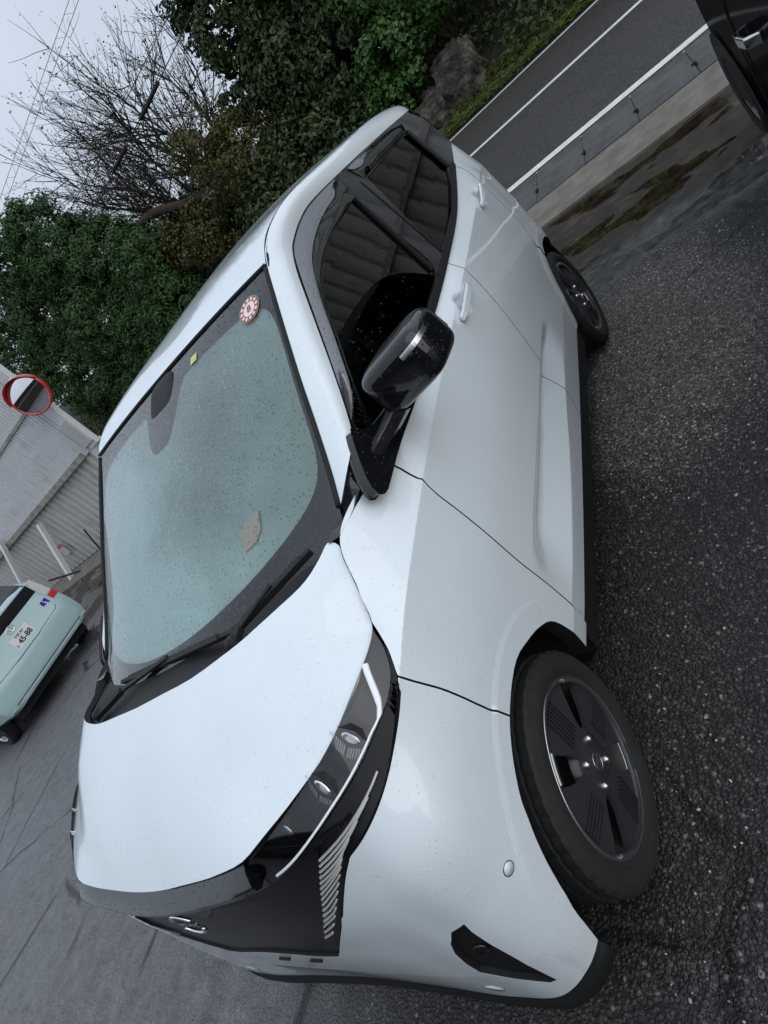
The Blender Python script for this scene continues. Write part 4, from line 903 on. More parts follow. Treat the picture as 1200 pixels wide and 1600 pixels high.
# gloss band under the hood edge
bs = np.linspace(17.05, 19, 16)
prof = []
for s_ in bs:
    g = on_body([[s_, 5.0]])[0]; k = (s_ - 17.05) / 1.95
    o_ = np.array([1, (1 - k) * .55, 0]); o_ /= np.linalg.norm(o_)
    prof.append([g - o_ * .010 + [0, 0, -.004], g + o_ * .012 + [0, 0, -.012], g + o_ * .030 + [0, 0, -.026], g + o_ * .033 + [0, 0, -.030], g + o_ * .033 + [0, 0, -.040], g + o_ * .022 + [0, 0, -.052], g + o_ * .0 + [0, 0, -.056]])
prof = prof + [[p * [1, -1, 1] for p in row] for row in prof[::-1][1:]]
vs = [p for row in prof for p in row]; m_ = 7
fs = [(i * m_ + k, (i + 1) * m_ + k, (i + 1) * m_ + k + 1, i * m_ + k + 1) for i in range(len(prof) - 1) for k in range(m_ - 1)]
fs += [tuple(range(m_)), tuple((len(prof) - 1) * m_ + k for k in range(m_))[::-1]]
mesh_obj('front_band', vs, fs, M['black_gloss'], car, sharp=24)

# emblem: open ring arcs and raised lettering
emb = empty('front_emblem', (.463, 0, .752), parent=car); emb.scale = (.8, .8, .8); emb.rotation_euler = (0, R_(-3), 0)
for a0, a1 in ((25, 155), (205, 335)):
    mb = MB(); mb.tube([(0.004, .055 * math.cos(R_(a)), .050 * math.sin(R_(a))) for a in np.linspace(a0, a1, 22)], .0055, 8)
    mb.build('emblem_arc', M['chrome'], emb, smooth=True)
def lettering(name, text, size, mat, parent, M4, extrude=.002, align='CENTER', bold=0.0):
    cu = bpy.data.curves.new(name, 'FONT'); cu.body = text; cu.size = size; cu.extrude = extrude; cu.align_x = align; cu.align_y = 'CENTER'; cu.offset = bold
    tmp = bpy.data.objects.new(name, cu); COL.objects.link(tmp)
    dg = bpy.context.evaluated_depsgraph_get(); me = bpy.data.meshes.new_from_object(tmp.evaluated_get(dg))
    bpy.data.objects.remove(tmp, do_unlink=True)
    me.transform(M4); me.materials.clear(); me.materials.append(mat)
    o = bpy.data.objects.new(name, me); COL.objects.link(o); o.parent = parent
    return o
TXF = Matrix(((0, 0, 1, 0), (1, 0, 0, 0), (0, 1, 0, 0), (0, 0, 0, 1)))     # text x -> +y, y -> z, facing +x
lettering('emblem_letters', 'NISSAN', .030, M['chrome'], emb, Matrix.Translation((.004, 0, 0)) @ TXF, .002, bold=.0008)
# front number plate holder area: two cover slots low in the bumper lip
for yy in (.02, .14):
    mb = MB(); mb.box((.4585, yy, .492), (.006, .040, .005)); mb.build('plate_slot', M['dark_inner'], car)

# fog garnish recess, parking sensor, tow cover
for s in (1, -1):
    fo = densify(to_m(fogp), .008)
    V, F, lp = triangulate(fo, .016)
    fg = skin('bumper_garnish', V, F, lp, body_fn(-.012, False), M['black_plastic'], car, 0, mirror=s < 0)
    c = on_body([[15.95, 1.55]], -.009)[0]; c2 = on_body([[15.95, 1.55]], .01)[0]; nn = (c2 - c) / np.linalg.norm(c2 - c)
    Q = Vector(nn * [1, s, 1]).to_track_quat('Z', 'Y').to_matrix()
    mb = MB(); mb.lathe([(.017, -.002), (.017, .002), (.013, .003), (.012, .0), (0, 0)], 20, 'z')
    mb.v = [tuple(Q @ Vector(v) + Vector(c * [1, s, 1])) for v in mb.v]
    mb.build('fog_sensor', M['black_gloss'], fg, smooth=True)
    for q, r_ in ((D_['sensor'], .0125), ([17.0, .45], .022)):
        c = detail(on_body([q]))[0]; c2 = on_body([q], .01)[0] - on_body([q])[0]; nn = c2 / np.linalg.norm(c2)
        Q = Vector(nn * [1, s, 1]).to_track_quat('Z', 'Y').to_matrix()
        mb = MB(); mb.lathe([(r_ + .0012, -.003), (r_ + .0012, .0004), (r_, .0004), (r_, -.003)], 24, 'z')
        mb.v = [tuple(Q @ Vector(v) + Vector(c * [1, s, 1])) for v in mb.v]
        mb.build('sensor_ring', M['black_plastic'], bumper, smooth=True)
        mb = MB(); mb.lathe([(r_ - .0008, -.002), (r_ - .0012, .0012), (0, .0016)], 24, 'z')
        mb.v = [tuple(Q @ Vector(v) + Vector(c * [1, s, 1])) for v in mb.v]
        mb.build('parking_sensor', M['white'], bumper, smooth=True)

# chin spoiler and sills
ss = np.linspace(13.95, 19, 40)
rowp = []
for s_ in ss:
    a = on_body([[s_, 0.0]])[0]; b = on_body([[s_, 0.0]], -.012)[0]; d = on_body([[s_, 0.0]], .006)[0]; e = on_body([[s_, 0]], -.05)[0]
    rowp.append([b + [0, 0, .02], b + [0, 0, -.002], d + [0, 0, -.014], d + [0, 0, -.05], b + [0, 0, -.085], e + [0, 0, -.09]])
rowp = rowp + [[p * [1, -1, 1] for p in r] for r in rowp[::-1][1:]]
vs = [p for r in rowp for p in r]; fs = [(i * 6 + k, (i + 1) * 6 + k, (i + 1) * 6 + k + 1, i * 6 + k + 1) for i in range(len(rowp) - 1) for k in range(5)]
mesh_obj('chin_spoiler', vs, fs, M['black_plastic'], car)
for s in (1, -1):
    vs, fs = [], []; xs = np.linspace(-2.14, -.37, 24)
    for x in xs:
        zz = np.interp(x, [-2.2, -1.8, -.9, -.38], [.300, .292, .290, .300])
        vs += [(x, .700 * s, zz + .01), (x, .703 * s, zz - .004), (x, .700 * s, zz - .03), (x, .690 * s, zz - .10), (x, .64 * s, .158), (x, .5 * s, .15)]
    for i in range(len(xs) - 1):
        for k in range(5): fs.append((i * 6 + k, (i + 1) * 6 + k, (i + 1) * 6 + k + 1, i * 6 + k + 1))
    fs += [tuple(range(6)), tuple((len(xs) - 1) * 6 + k for k in range(6))]
    mesh_obj('sill', vs, fs, M['black_plastic'], car, sharp=40)
mb = MB(); mb.box((-1.23, 0, .25), (3.1, 1.0, .2)); mb.box((-1.23, 0, .62), (2.0, 1.30, .08)); mb.build('underbody', M['dark_inner'], car)
# wheel wells
for xc in (0, -2.495):
    for s in (1, -1):
        vs, fs = [], []; n = 26
        for i in range(n):
            a = R_(-8 + 196 * i / (n - 1))
            for y in (.695, .66, .45):
                if xc == 0 and math.cos(a) > .5: y = min(y, .672)
                vs.append((xc + .352 * math.cos(a), y * s, .279 + .352 * math.sin(a)))
        b = len(vs)
        for i in range(n - 1):
            for k in range(2): fs.append((i * 3 + k, i * 3 + k + 1, i * 3 + 4 + k, i * 3 + 3 + k))
        vs.append((xc, .45 * s, .279)); fs += [(i * 3 + 2, b, i * 3 + 5) for i in range(n - 1)]
        mesh_obj('wheel_arch_liner', vs, fs, M['dark_inner'], car)

# ---- wheels
def make_wheel(parent, loc, rz, flip, spin=0.0):
    w = empty('wheel', loc, rz + (math.pi if flip else 0), parent)
    RT, W2 = .279, .0775
    # tyre
    n = 168; prof = [(.190, .052), (.206, .064), (.221, .0725), (.238, .0755), (.252, .071), (.263, .063)]
    tread = [(.2695, .056), (.2695, .036), (.263, .034), (.263, .029), (.2735, .027), (.2735, .004), (.266, .002), (.266, -.002), (.2735, -.004), (.2735, -.027), (.263, -.029), (.263, -.034), (.2695, -.036), (.2695, -.056)]
    full = prof + tread + [(r, -h) for r, h in prof[::-1]]
    vs, fs = [], []; m = len(full)
    for k in range(n):
        t = 2 * math.pi * k / n
        for j, (r, h) in enumerate(full):
            rr = r
            if len(prof) - 1 <= j < len(prof) + 2 or len(prof) + len(tread) - 2 <= j <= len(prof) + len(tread):
                if k % 4 == 0: rr -= .0035
            elif r > .272 and k % 6 == 0: rr -= .004
            vs.append((rr * math.cos(t), h, rr * math.sin(t)))
    for k in range(n):
        for j in range(m - 1):
            a, b = k * m + j, ((k + 1) % n) * m + j; fs.append((a, a + 1, b + 1, b))
    ty = mesh_obj('tyre', vs, fs, [M['rubber'], M['tyre_dusty']], w)
    side = np.array([1 if (f % (m - 1)) < 5 or (f % (m - 1)) >= m - 6 else 0 for f in range(len(fs))], dtype=np.int32)
    ty.data.polygons.foreach_set('material_index', side); ty.data.set_sharp_from_angle(angle=R_(32))
    for rr_, hh_ in ((.213, .0690), (.247, .0735)):
        mb = MB(); mb.lathe([(rr_ - .002, hh_ - .002), (rr_, hh_ + .0012), (rr_ + .002, hh_ - .002)], 96); mb.build('sidewall_rib', M['tyre_dusty'], w, smooth=True)
    # rim: flange + dark barrel and disc
    mb = MB(); mb.lathe([(.176, .048), (.180, .061), (.186, .066), (.191, .064), (.192, .056)], 96); mb.build('rim_flange', M['satin'], w, smooth=True)
    mb = MB(); mb.lathe([(.178, .05), (.165, .02), (.16, -.02), (0, -.02)], 64); mb.build('steel_rim', M['rim_steel'], w, smooth=True)
    # cover: hub disc, four ribbed paddles, outer ring
    cv = w
    mb = MB(); mb.lathe([(.175, .050), (.176, .061), (.183, .0635), (.186, .0605)], 96); mb.build('cover_ring', M['cover'], cv, smooth=True)
    mb = MB(); mb.lathe([(.079, .040), (.074, .056), (.060, .061), (.030, .062), (.024, .0665), (.010, .068), (0, .068)], 64); mb.build('cover_hub', M['cover'], cv, smooth=True)
    for q in range(4):
        base = R_(90 * q) + spin
        def pt(a, r, h): return (r * math.cos(base + R_(a)), h, r * math.sin(base + R_(a)))
        poly = [(-38, .068), (-36, .110), (-38, .160), (-37, .180)] + [(a, .180) for a in (-24, -10, 6, 20)] + [(32, .180), (29, .150), (25, .105), (26, .068)]
        top = []
        for a, r in poly: top.append(pt(a, r, .0605 - .010 * max((r - .07) / .11, 0)**1.5 + .004))
        bot = [(x, h - .012, z) for x, h, z in top]
        k = len(top); cx = pt(-5, .13, .0595)
        V_ = top + bot + [cx]
        F_ = [((i + 1) % k, i, 2 * k) for i in range(k)] + [(i, (i + 1) % k, k + (i + 1) % k, k + i) for i in range(k)]
        pm = MB(); pm.add(V_, F_)
        mid = R_(-5); ux, uz = math.cos(base + mid), math.sin(base + mid); px_, pz_ = -uz, ux
        for rbi in range(6):
            o_ = -.030 + rbi * .0105
            pts = [(ux * r + px_ * o_, .0668 - .010 * max((r - .07) / .11, 0)**1.5 - .0, uz * r + pz_ * o_) for r in (.085, .13, .172)]
            pm.bar(pts, .0040, .008, (0, 1, 0))
        pm.build('cover_paddle', M['cover'], cv)
        # bright rim edge that shows in each opening
        arc = [(.1795 * math.cos(base + R_(a)), .0655, .1795 * math.sin(base + R_(a))) for a in np.linspace(33, 52, 9)]
        mb = MB(); mb.bar(arc, .007, .005, (0, 1, 0)); mb.build('rim_edge', M['satin'], cv)
        la = base + R_(40)
        mb = MB(); mb.lathe([(0, .015), (.005, .014), (.008, .009), (.009, -.002), (.009, -.01)], 14); mb.v = [(v[0] + .049 * math.cos(la), v[1] + .058, v[2] + .049 * math.sin(la)) for v in mb.v]
        mb.build('lug_nut', M['satin'], cv, smooth=True)
    mb = MB(); mb.tube([(.0195 * math.cos(R_(a)), .0685, .0195 * math.sin(R_(a))) for a in range(0, 361, 20)], .0013, 6, cap=False)
    mb.build('cap_emblem_ring', M['satin'], cv, smooth=True)
    lettering('cap_letters', 'NISSAN', .0105, M['satin'], cv, Matrix.Translation((0, .0685, 0)) @ Matrix(((-1, 0, 0, 0), (0, 0, 1, 0), (0, 1, 0, 0), (0, 0, 0, 1))), .0005)
    for ch in w.children:
        if not ch.name.startswith(('tyre', 'sidewall')): ch.data.transform(Matrix.Diagonal((1.065, 1, 1.065, 1)))
    return w
make_wheel(car, (0, .652, .2735), R_(3.5), False, R_(18))
make_wheel(car, (-2.495, .652, .2735), 0, False, R_(-12))
make_wheel(car, (0, -.652, .2735), R_(3.5), True, R_(40))
make_wheel(car, (-2.495, -.652, .2735), 0, True, R_(10))

# ---- side windows
GK, GY0 = .26, .69 + .26 * 1.05
def g_off(p, o): return np.array(p, float) + np.array([0, 1, .26]) / math.sqrt(1 + .26**2) * o
def flat_poly(name, pts, off, mat, parent, thick=.004, s=1, grid=None):
    P = np.array([g_off(p, off) for p in pts]); n = len(P)
    Q = np.array([g_off(p, off - thick) for p in pts])
    c1, c2 = P.mean(0), Q.mean(0)
    bm = bmesh.new()
    A = [bm.verts.new(p * [1, s, 1]) for p in P]; B = [bm.verts.new(p * [1, s, 1]) for p in Q]
    bm.faces.new(A); bm.faces.new(B[::-1])
    for i in range(n): bm.faces.new((A[i], B[i], B[(i + 1) % n], A[(i + 1) % n]))
    bmesh.ops.recalc_face_normals(bm, faces=bm.faces)
    me = bpy.data.meshes.new(name); bm.to_mesh(me); bm.free(); me.materials.append(mat)
    o = bpy.data.objects.new(name, me); COL.objects.link(o); o.parent = parent
    return o
belt = smooth_line(D_['belt'], 4); railw = smooth_line(D_['rail'], 4)
fg_, rg_ = smooth_line(D_['fglass'] + D_['fglass'][:1], 4)[:-1], D_['rglass']
for s in (1, -1):
    # black window surround as a frame with two openings
    outer = np.array([p for p in railw] + [[-2.70, .60, 1.40]] + belt[::-1]); o2 = outer[:, [0, 2]]
    hf, hr_ = np.array(fg_)[:, [0, 2]], densify(np.array(rg_)[:, [0, 2]], .03)
    V, F, lp = triangulate(densify(o2, .03), .06, [densify(hf, .03), hr_])
    def gfn(Q, s=s): return np.c_[Q[:, 0], GY0 - GK * Q[:, 1] + .001, Q[:, 1]]
    fr = skin('window_surround', V, F, lp, gfn, M['black_gloss'], car, .014, mirror=s < 0)
    flat_poly('front_window', [p for p in fg_], -.008, M['side_glass'], car, .004, s)
    flat_poly('rear_window', [p for p in rg_], -.008, M['dark_glass'], car, .004, s)
    # rain visors stand off the glass along the top of each window
    v1, v2 = smooth_line(D_['visor_f'][:9], 4), smooth_line(D_['visor_f2'], 4)
    def visor(name, a, b):
        n = 34; a = np.array(a); b = np.array(b)
        def res(P):
            d = np.concatenate([[0], np.cumsum(np.linalg.norm(np.diff(P, axis=0), axis=1))]); q = np.linspace(0, d[-1], n)
            return np.stack([np.interp(q, d, P[:, k]) for k in range(3)], 1)
        A_, B_ = res(a), res(b); rows = []
        for t, o in ((0, .004), (.12, .012), (.5, .020), (.85, .017), (1, .012)):
            rows.append(np.array([g_off(p * (1 - t) + q * t, .003 + (o - .003) * min(1.0, min(ii, n - 1 - ii) / 4)) for ii, (p, q) in enumerate(zip(A_, B_))]))
        G_ = np.array(rows); Vv, Ff = strip_mesh(G_, 0, np.array([0, -.002, -.001]))
        return mesh_obj(name, Vv * [1, s, 1], Ff if s > 0 else [f[::-1] for f in Ff], M['visor'], car)
    visor('window_visor', v1, v2)
    visor('window_visor', smooth_line([(-1.62, .572, 1.512), (-1.9, .574, 1.506), (-2.2, .577, 1.490), (-2.42, .583, 1.462)], 5), smooth_line([(-1.645, .586, 1.448), (-1.9, .587, 1.446), (-2.2, .589, 1.438), (-2.38, .590, 1.434)], 5))
    # lower window seal
    mb = MB(); mb.bar([g_off(p, .004) * [1, s, 1] + np.array([0, 0, .010]) for p in belt[3:-4]], .022, .012, (0, s, .26)); mb.build('belt_seal', M['black_plastic'], car, sharp=40)
    mb = MB(); mb.bar([g_off(p, -.001) * [1, s, 1] for p in [(-1.458, .589, 1.438), (-1.34, .676, 1.105)]], .012, .01, (0, s, .26)); mb.bar([g_off(p, -.001) * [1, s, 1] for p in [(-1.60, .585, 1.45), (-1.505, .678, 1.097)]], .012, .01, (0, s, .26)); mb.build('door_frame_edge', M['black_plastic'], car)
    mb = MB(); mb.bar([g_off(p, .004) * [1, s, 1] for p in [(-2.38, .592, 1.425), (-2.33, .650, 1.204)]], .035, .008, (0, s, .26)); mb.build('door_frame_edge', M['black_plastic'], car)

# ---- door handles
for (a, b), prs in (((D_['hand'][0], D_['hand'][1]), fdoors), ((D_['hand'][2], D_['hand'][3]), rdoors)):
    for s, dr in ((1, prs[0]), (-1, prs[1])):
        p, q = on_body([a, b]); pts = []
        for t in np.linspace(0, 1, 9):
            pts.append((p * (1 - t) + q * t + np.array([0, .008 + .009 * math.sin(math.pi * min(max((t * 1.06 - .03), 0), 1))**.3, 0])) * [1, s, 1])
        mb = MB(); mb.bar(pts, [.020, .025, .027, .028, .028, .028, .027, .025, .020], .013, (0, s, .1))
        h = mb.build('door_handle', M['white'], dr, smooth=False); bevel(h, .005, 3)
        k = MB(); c = (p * .06 + q * .94 if p[0] > q[0] else p * .94 + q * .06)

# ---- door mirrors
def superbox(c, r, R3, n=2.6, seg=(28, 18), taper=None):
    vs, fs = [], []; a, b = seg
    f = lambda w, m: math.copysign(abs(w)**(2 / m), w)
    for i in range(b + 1):
        ph = -math.pi / 2 + math.pi * i / b
        for k in range(a):
            th = 2 * math.pi * k / a
            v = Vector((r[0] * f(math.cos(ph), n) * f(math.cos(th), n), r[1] * f(math.cos(ph), n) * f(math.sin(th), n), r[2] * f(math.sin(ph), n)))
            if taper: v = taper(v)
            vs.append(Vector(c) + R3 @ v)
    for i in range(b):
        for k in range(a): fs.append((i * a + k, i * a + (k + 1) % a, (i + 1) * a + (k + 1) % a, (i + 1) * a + k))
    return vs, fs
for s in (1, -1):
    dm = empty('door_mirror', parent=car)
    Rm = Matrix.Rotation(R_(-1.3), 3, 'Z') @ Matrix.Rotation(R_(9.3), 3, 'X') @ Matrix.Rotation(R_(-3.2), 3, 'Y')
    mc, mr, mn = Vector((-.496, .825, 1.159)), (.088, .101, .064), 4.4
    def fold(v):
        # the mirror on the far side is folded back against the door
        if s > 0: return (v[0], v[1], v[2])
        h = Vector((-.455, .752, 0)); q = Matrix.Rotation(R_(72), 3, 'Z') @ (Vector(v) - h) + h
        return (q.x - .13, -q.y + .03, q.z - .05)
    vs, fs = superbox(mc, mr, Rm, mn, (44, 28))
    mesh_obj('mirror_housing', [fold(v) for v in vs], fs if s > 0 else [f[::-1] for f in fs], M['black_gloss'], dm)
    g = [Rm @ Vector((-.0925, y, z)) + mc for y, z in ((-.07, -.044), (.07, -.044), (.082, -.025), (.082, .025), (.07, .044), (-.07, .044), (-.082, .025), (-.082, -.025))]
    mesh_obj('mirror_glass', [fold(v) for v in g], [tuple(range(8))], M['mirror'], dm, smooth=False)
    def surf_pt(y, z, o=.002):
        x = mr[0] * max(1 - (abs(y) / mr[1])**mn - (abs(z) / mr[2])**mn, 0)**(1 / mn)
        return Rm @ Vector((x + o, y, z)) + mc
    # turn signal: ribbed clear strip wrapping round the outer end
    rows = []
    for t in np.linspace(0, 1, 15):
        th = R_(28 + 52 * t)                       # runs from the front face round to the outer end
        cx_, cy_ = math.cos(th), math.sin(th)
        rr_ = (abs(cx_ / mr[0])**mn + abs(cy_ / mr[1])**mn)**(-1 / mn)
        rows.append([Rm @ Vector((cx_ * rr_ * 1.012 * math.sqrt(max(1 - (abs(z) / mr[2])**mn, 0)), cy_ * rr_ * 1.012, z)) + mc for z in (.020, .0235, .024, .0275, .028, .032)])
    vs = [fold(v) for r in rows for v in r]
    fs = [(i * 6 + k, (i + 1) * 6 + k, (i + 1) * 6 + k + 1, i * 6 + k + 1) for i in range(14) for k in range(5)]
    mesh_obj('turn_signal', vs, fs, M['satin'], dm, smooth=False)
    # black foot plate over the door corner, and the arm that carries the housing
    sp_ = smooth_line(D_['sail'] + D_['sail'][:1], 2)[:-1]
    V_ = [(x, y * s, z) for x, y, z in sp_] + [(x, (y - .03) * s, z) for x, y, z in sp_]; k = len(sp_)
    F_ = [tuple(range(k)), tuple(range(k, 2 * k))[::-1]] + [(i, (i + 1) % k, k + (i + 1) % k, k + i) for i in range(k)]
    if s < 0: F_ = [f[::-1] for f in F_]
    so = mesh_obj('mirror_foot', V_, F_, M['black_gloss'], dm, smooth=False); bevel(so, .006, 3, 25)
    arm = []
    for (x, y, z, w, h) in ((-.400, .690, 1.085, .085, .018), (-.430, .715, 1.088, .075, .020), (-.462, .745, 1.095, .062, .022), (-.480, .775, 1.108, .055, .024)):
        arm.append([(x + dx * w, y * s, z + dz * h) for dx, dz in ((-1, -.6), (-.6, -1), (.6, -1), (1, -.6), (1, .6), (.6, 1), (-.6, 1), (-1, .6))])
    V_ = [p for r in arm for p in r]
    F_ = [(i * 8 + k, i * 8 + (k + 1) % 8, i * 8 + 8 + (k + 1) % 8, i * 8 + 8 + k) for i in range(3) for k in range(8)] + [tuple(range(24, 32))]
    mesh_obj('mirror_arm', V_, F_ if s > 0 else [f[::-1] for f in F_], M['black_gloss'], dm, sharp=30)

# ---- cabin seen through the glass
cab = car
mb = MB()
vs, fs = [], []
for i, y in enumerate(np.linspace(-.60, .60, 13)):
    vs += [(-.12, y, 1.00), (-.30, y, 1.045 + .01 * math.cos(y * 4)), (-.48, y, 1.05), (-.56, y, 1.02), (-.58, y, .80)]
for i in range(12):
    for k in range(4): fs.append((i * 5 + k, i * 5 + k + 1, i * 5 + 6 + k, i * 5 + 5 + k))
mesh_obj('dashboard', vs, fs, M['dash'], cab)
mb = MB(); mb.box((-1.45, 0, .62), (2.4, 1.25, .06)); mb.build('cabin_floor', M['dark_inner'], cab)
mb = MB(); mb.bar([(-.20, -.58, 1.035), (-.24, -.2, 1.052), (-.24, .2, 1.052), (-.20, .58, 1.035)], .03, .012, (0, 0, 1)); mb.build('defroster_grille', M['black_plastic'], cab)
mb = MB(); mb.box((-.40, -.33, 1.075), (.16, .34, .07)); bevel(mb.build('instrument_hood', M['dash'], cab), .02, 3)
mb = MB(); mb.bar([(-1.0, -.50, 1.545), (-1.9, -.50, 1.56)], .05, .02, (0, 0, 1)); mb.build('roof_trim', M['seat'], cab)
for y in (.30, -.30):
    st = empty('front_seat', (-1.22, y, .66), parent=cab)
    vs, fs = superbox((0, 0, .08), (.25, .25, .10), Matrix.Identity(3), 4); mesh_obj('seat_cushion', vs, fs, M['seat'], st)
    vs, fs = superbox((-.25, 0, .40), (.085, .25, .33), Matrix.Rotation(R_(-14), 3, 'Y'), 3.6); mesh_obj('seat_back', vs, fs, M['seat'], st)
    vs, fs = superbox((-.36, 0, .80), (.05, .13, .09), Matrix.Rotation(R_(-10), 3, 'Y'), 3.4); mesh_obj('headrest', vs, fs, M['seat'], st)
vs, fs = superbox((-2.25, 0, 1.0), (.10, .56, .35), Matrix.Rotation(R_(-14), 3, 'Y'), 4); mesh_obj('rear_seat_back', vs, fs, M['seat'], cab)
mb = MB(); c = Vector((-.70, -.32, 1.0)); A_ = Matrix.Rotation(R_(-62), 3, 'Y')
mb.tube([c + A_ @ Vector((.185 * math.cos(R_(t)), .185 * math.sin(R_(t)), 0)) for t in range(0, 361, 15)], .015, 8, cap=False)
mb.box(c, (.10, .10, .04), A_); mb.box(c, (.03, .34, .02), A_); mb.build('steering_wheel', M['dash'], cab, smooth=False)
vs, fs = superbox((-.76, 0, 1.45), (.018, .12, .036), Matrix.Rotation(R_(-15), 3, 'Y'), 4); mesh_obj('rear_view_mirror', vs, fs, M['black_plastic'], cab)
vs, fs = superbox((-.735, 0, 1.478), (.07, .075, .016), Matrix.Rotation(R_(30), 3, 'Y'), 4); mesh_obj('sensor_housing', vs, fs, M['black_plastic'], cab)
for s in (1, -1):
    mb = MB(); mb.tube([(-.34, .60 * s, 1.10), (-.86, .525 * s, 1.46)], .016, 6); mb.build('pillar_trim', M['dash'], cab)
vs, fs = [], []
for x in np.linspace(-.86, -2.6, 10):
    for y in np.linspace(-.52, .52, 9): vs.append((x, y, float(roof_h(np.array([[x, y]]))[0]) - .045))
for i in range(9):
    for k in range(8): fs.append((i * 9 + k, i * 9 + k + 1, i * 9 + 10 + k, i * 9 + 9 + k))
mesh_obj('headliner', vs, fs, M['trim_light'], cab)
# tailgate glass closes the cabin at the back
mesh_obj('tailgate_glass', [(-2.86, -.52, 1.10), (-2.86, .52, 1.10), (-2.80, .46, 1.47), (-2.80, -.46, 1.47)], [(0, 1, 2, 3)], M['dark_glass'], car, smooth=False)
for s in (1, -1):
    mesh_obj('rear_pillar_cover', [(-2.84, .52 * s, 1.10), (-2.80, .585 * s, 1.20), (-2.70, .632 * s, 1.236), (-2.69, .578 * s, 1.478), (-2.80, .53 * s, 1.48), (-2.82, .47 * s, 1.47)], [(0, 1, 2, 3, 4, 5) if s > 0 else (5, 4, 3, 2, 1, 0)], M['black_gloss'], car, smooth=False)

# ---- stickers on the windscreen
def ws_frame(a, t):
    p = ws_pt(a, t); e = ws_pt(a + .01, t) - p; u = ws_pt(a, t + .01) - p
    e /= np.linalg.norm(e); u -= e * (u @ e); u /= np.linalg.norm(u); n = np.cross(e, u)
    if n[2] < 0: n = -n
    return p, e, u, n
def ws_find(x, z, y):
    best = min(((a, t) for a in np.linspace(-.98, .98, 99) for t in np.linspace(0, 1, 81)), key=lambda q: np.linalg.norm(ws_pt(*q) - [x, y, z]))
    return best
M['st_red'] = simple('sticker_red', (.52, .05, .035), .5, noise_amt=.05)
M['st_white'] = simple('sticker_white', (.72, .76, .72), .5, noise_amt=.05)
M['st_green'] = simple('sticker_green', (.10, .28, .18), .5, noise_amt=.05)
M['st_yellow'] = simple('sticker_yellow', (.62, .66, .18), .5, noise_amt=.05)
M['st_beige'] = simple('sticker_beige', (.62, .50, .42), .7, noise_amt=.05)
def disc(name, p, e, u, r0, r1, mat, parent, a0=0, a1=360, n=36):
    vs = []
    for k in range(n + 1):
        a = R_(a0 + (a1 - a0) * k / n)
        for r in (r0, r1): vs.append(p + e * r * math.cos(a) + u * r * math.sin(a))
    return mesh_obj(name, vs, [(2 * k, 2 * k + 1, 2 * k + 3, 2 * k + 2) for k in range(n)], mat, parent, smooth=False)
a_, t_ = ws_find(-.745, 1.457, .46)
p, e, u, n = ws_frame(a_, t_); p = p + n * .002
rs_ = None; sk = []
sk.append(disc('inspection_sticker', p, e, u, 0.0, .0375, M['st_red'], None))
sk.append(disc('sticker_dial', p + n * .0006, e, u, 0.0, .0225, M['st_white'], rs_))
sk.append(disc('sticker_edge', p - n * .0004, e, u, .0375, .041, M['st_green'], rs_))
for k in range(12):
    aa = R_(90 - 30 * k); q = p + n * .0008 + e * .030 * math.cos(aa) + u * .030 * math.sin(aa)
    sk.append(disc('sticker_month', q, e, u, 0, .0052, M['st_white'], None, n=10))
T4 = Matrix(((e[0], u[0], n[0], p[0] + n[0] * .0012), (e[1], u[1], n[1], p[1] + n[1] * .0012), (e[2], u[2], n[2], p[2] + n[2] * .0012), (0, 0, 0, 1)))
sk.append(lettering('sticker_number', '8', .030, M['st_red'], None, T4, .0003, bold=.001))
join('inspection_sticker', sk, wscreen)
a_, t_ = ws_find(-.745, 1.472, .20)
p, e, u, n = ws_frame(a_, t_); p = p + n * .002
def patch(name, pts, mat, parent): return mesh_obj(name, [p + e * x + u * y for x, y in pts], [tuple(range(len(pts)))], mat, parent, smooth=False)
ys = patch('yellow_sticker', [(-.016, -.014), (.016, -.014), (.016, .014), (-.016, .014)], M['st_yellow'], None)
T4 = Matrix(((e[0], u[0], n[0], p[0] + n[0] * .0012), (e[1], u[1], n[1], p[1] + n[1] * .0012), (e[2], u[2], n[2], p[2] + n[2] * .0012), (0, 0, 0, 1)))
join('yellow_sticker', [ys, lettering('sticker_number', '27', .018, M['st_white'], None, T4, .0003)], wscreen)
a_, t_ = ws_find(-.235, 1.113, .36)
p, e, u, n = ws_frame(a_, t_); p = p - n * .004
patch('paper_slip', [(-.036, -.034), (-.030, .020), (-.006, .034), (.042, .038), (.030, -.010), (.006, -.030)], M['st_beige'], wscreen)
# ------------------------------------------------------------------ ground
rng = np.random.default_rng(7)
def gz(x, y):
    """height of the ground: level lot, road beyond it rising gently and falling to the left"""
    w = min(max((-x - 3.0) / 2.0, 0), 1); w = w * w * (3 - 2 * w)
    return -.04 * min(max(y, -12), 8) * w + .05 * max(-5 - x, 0)

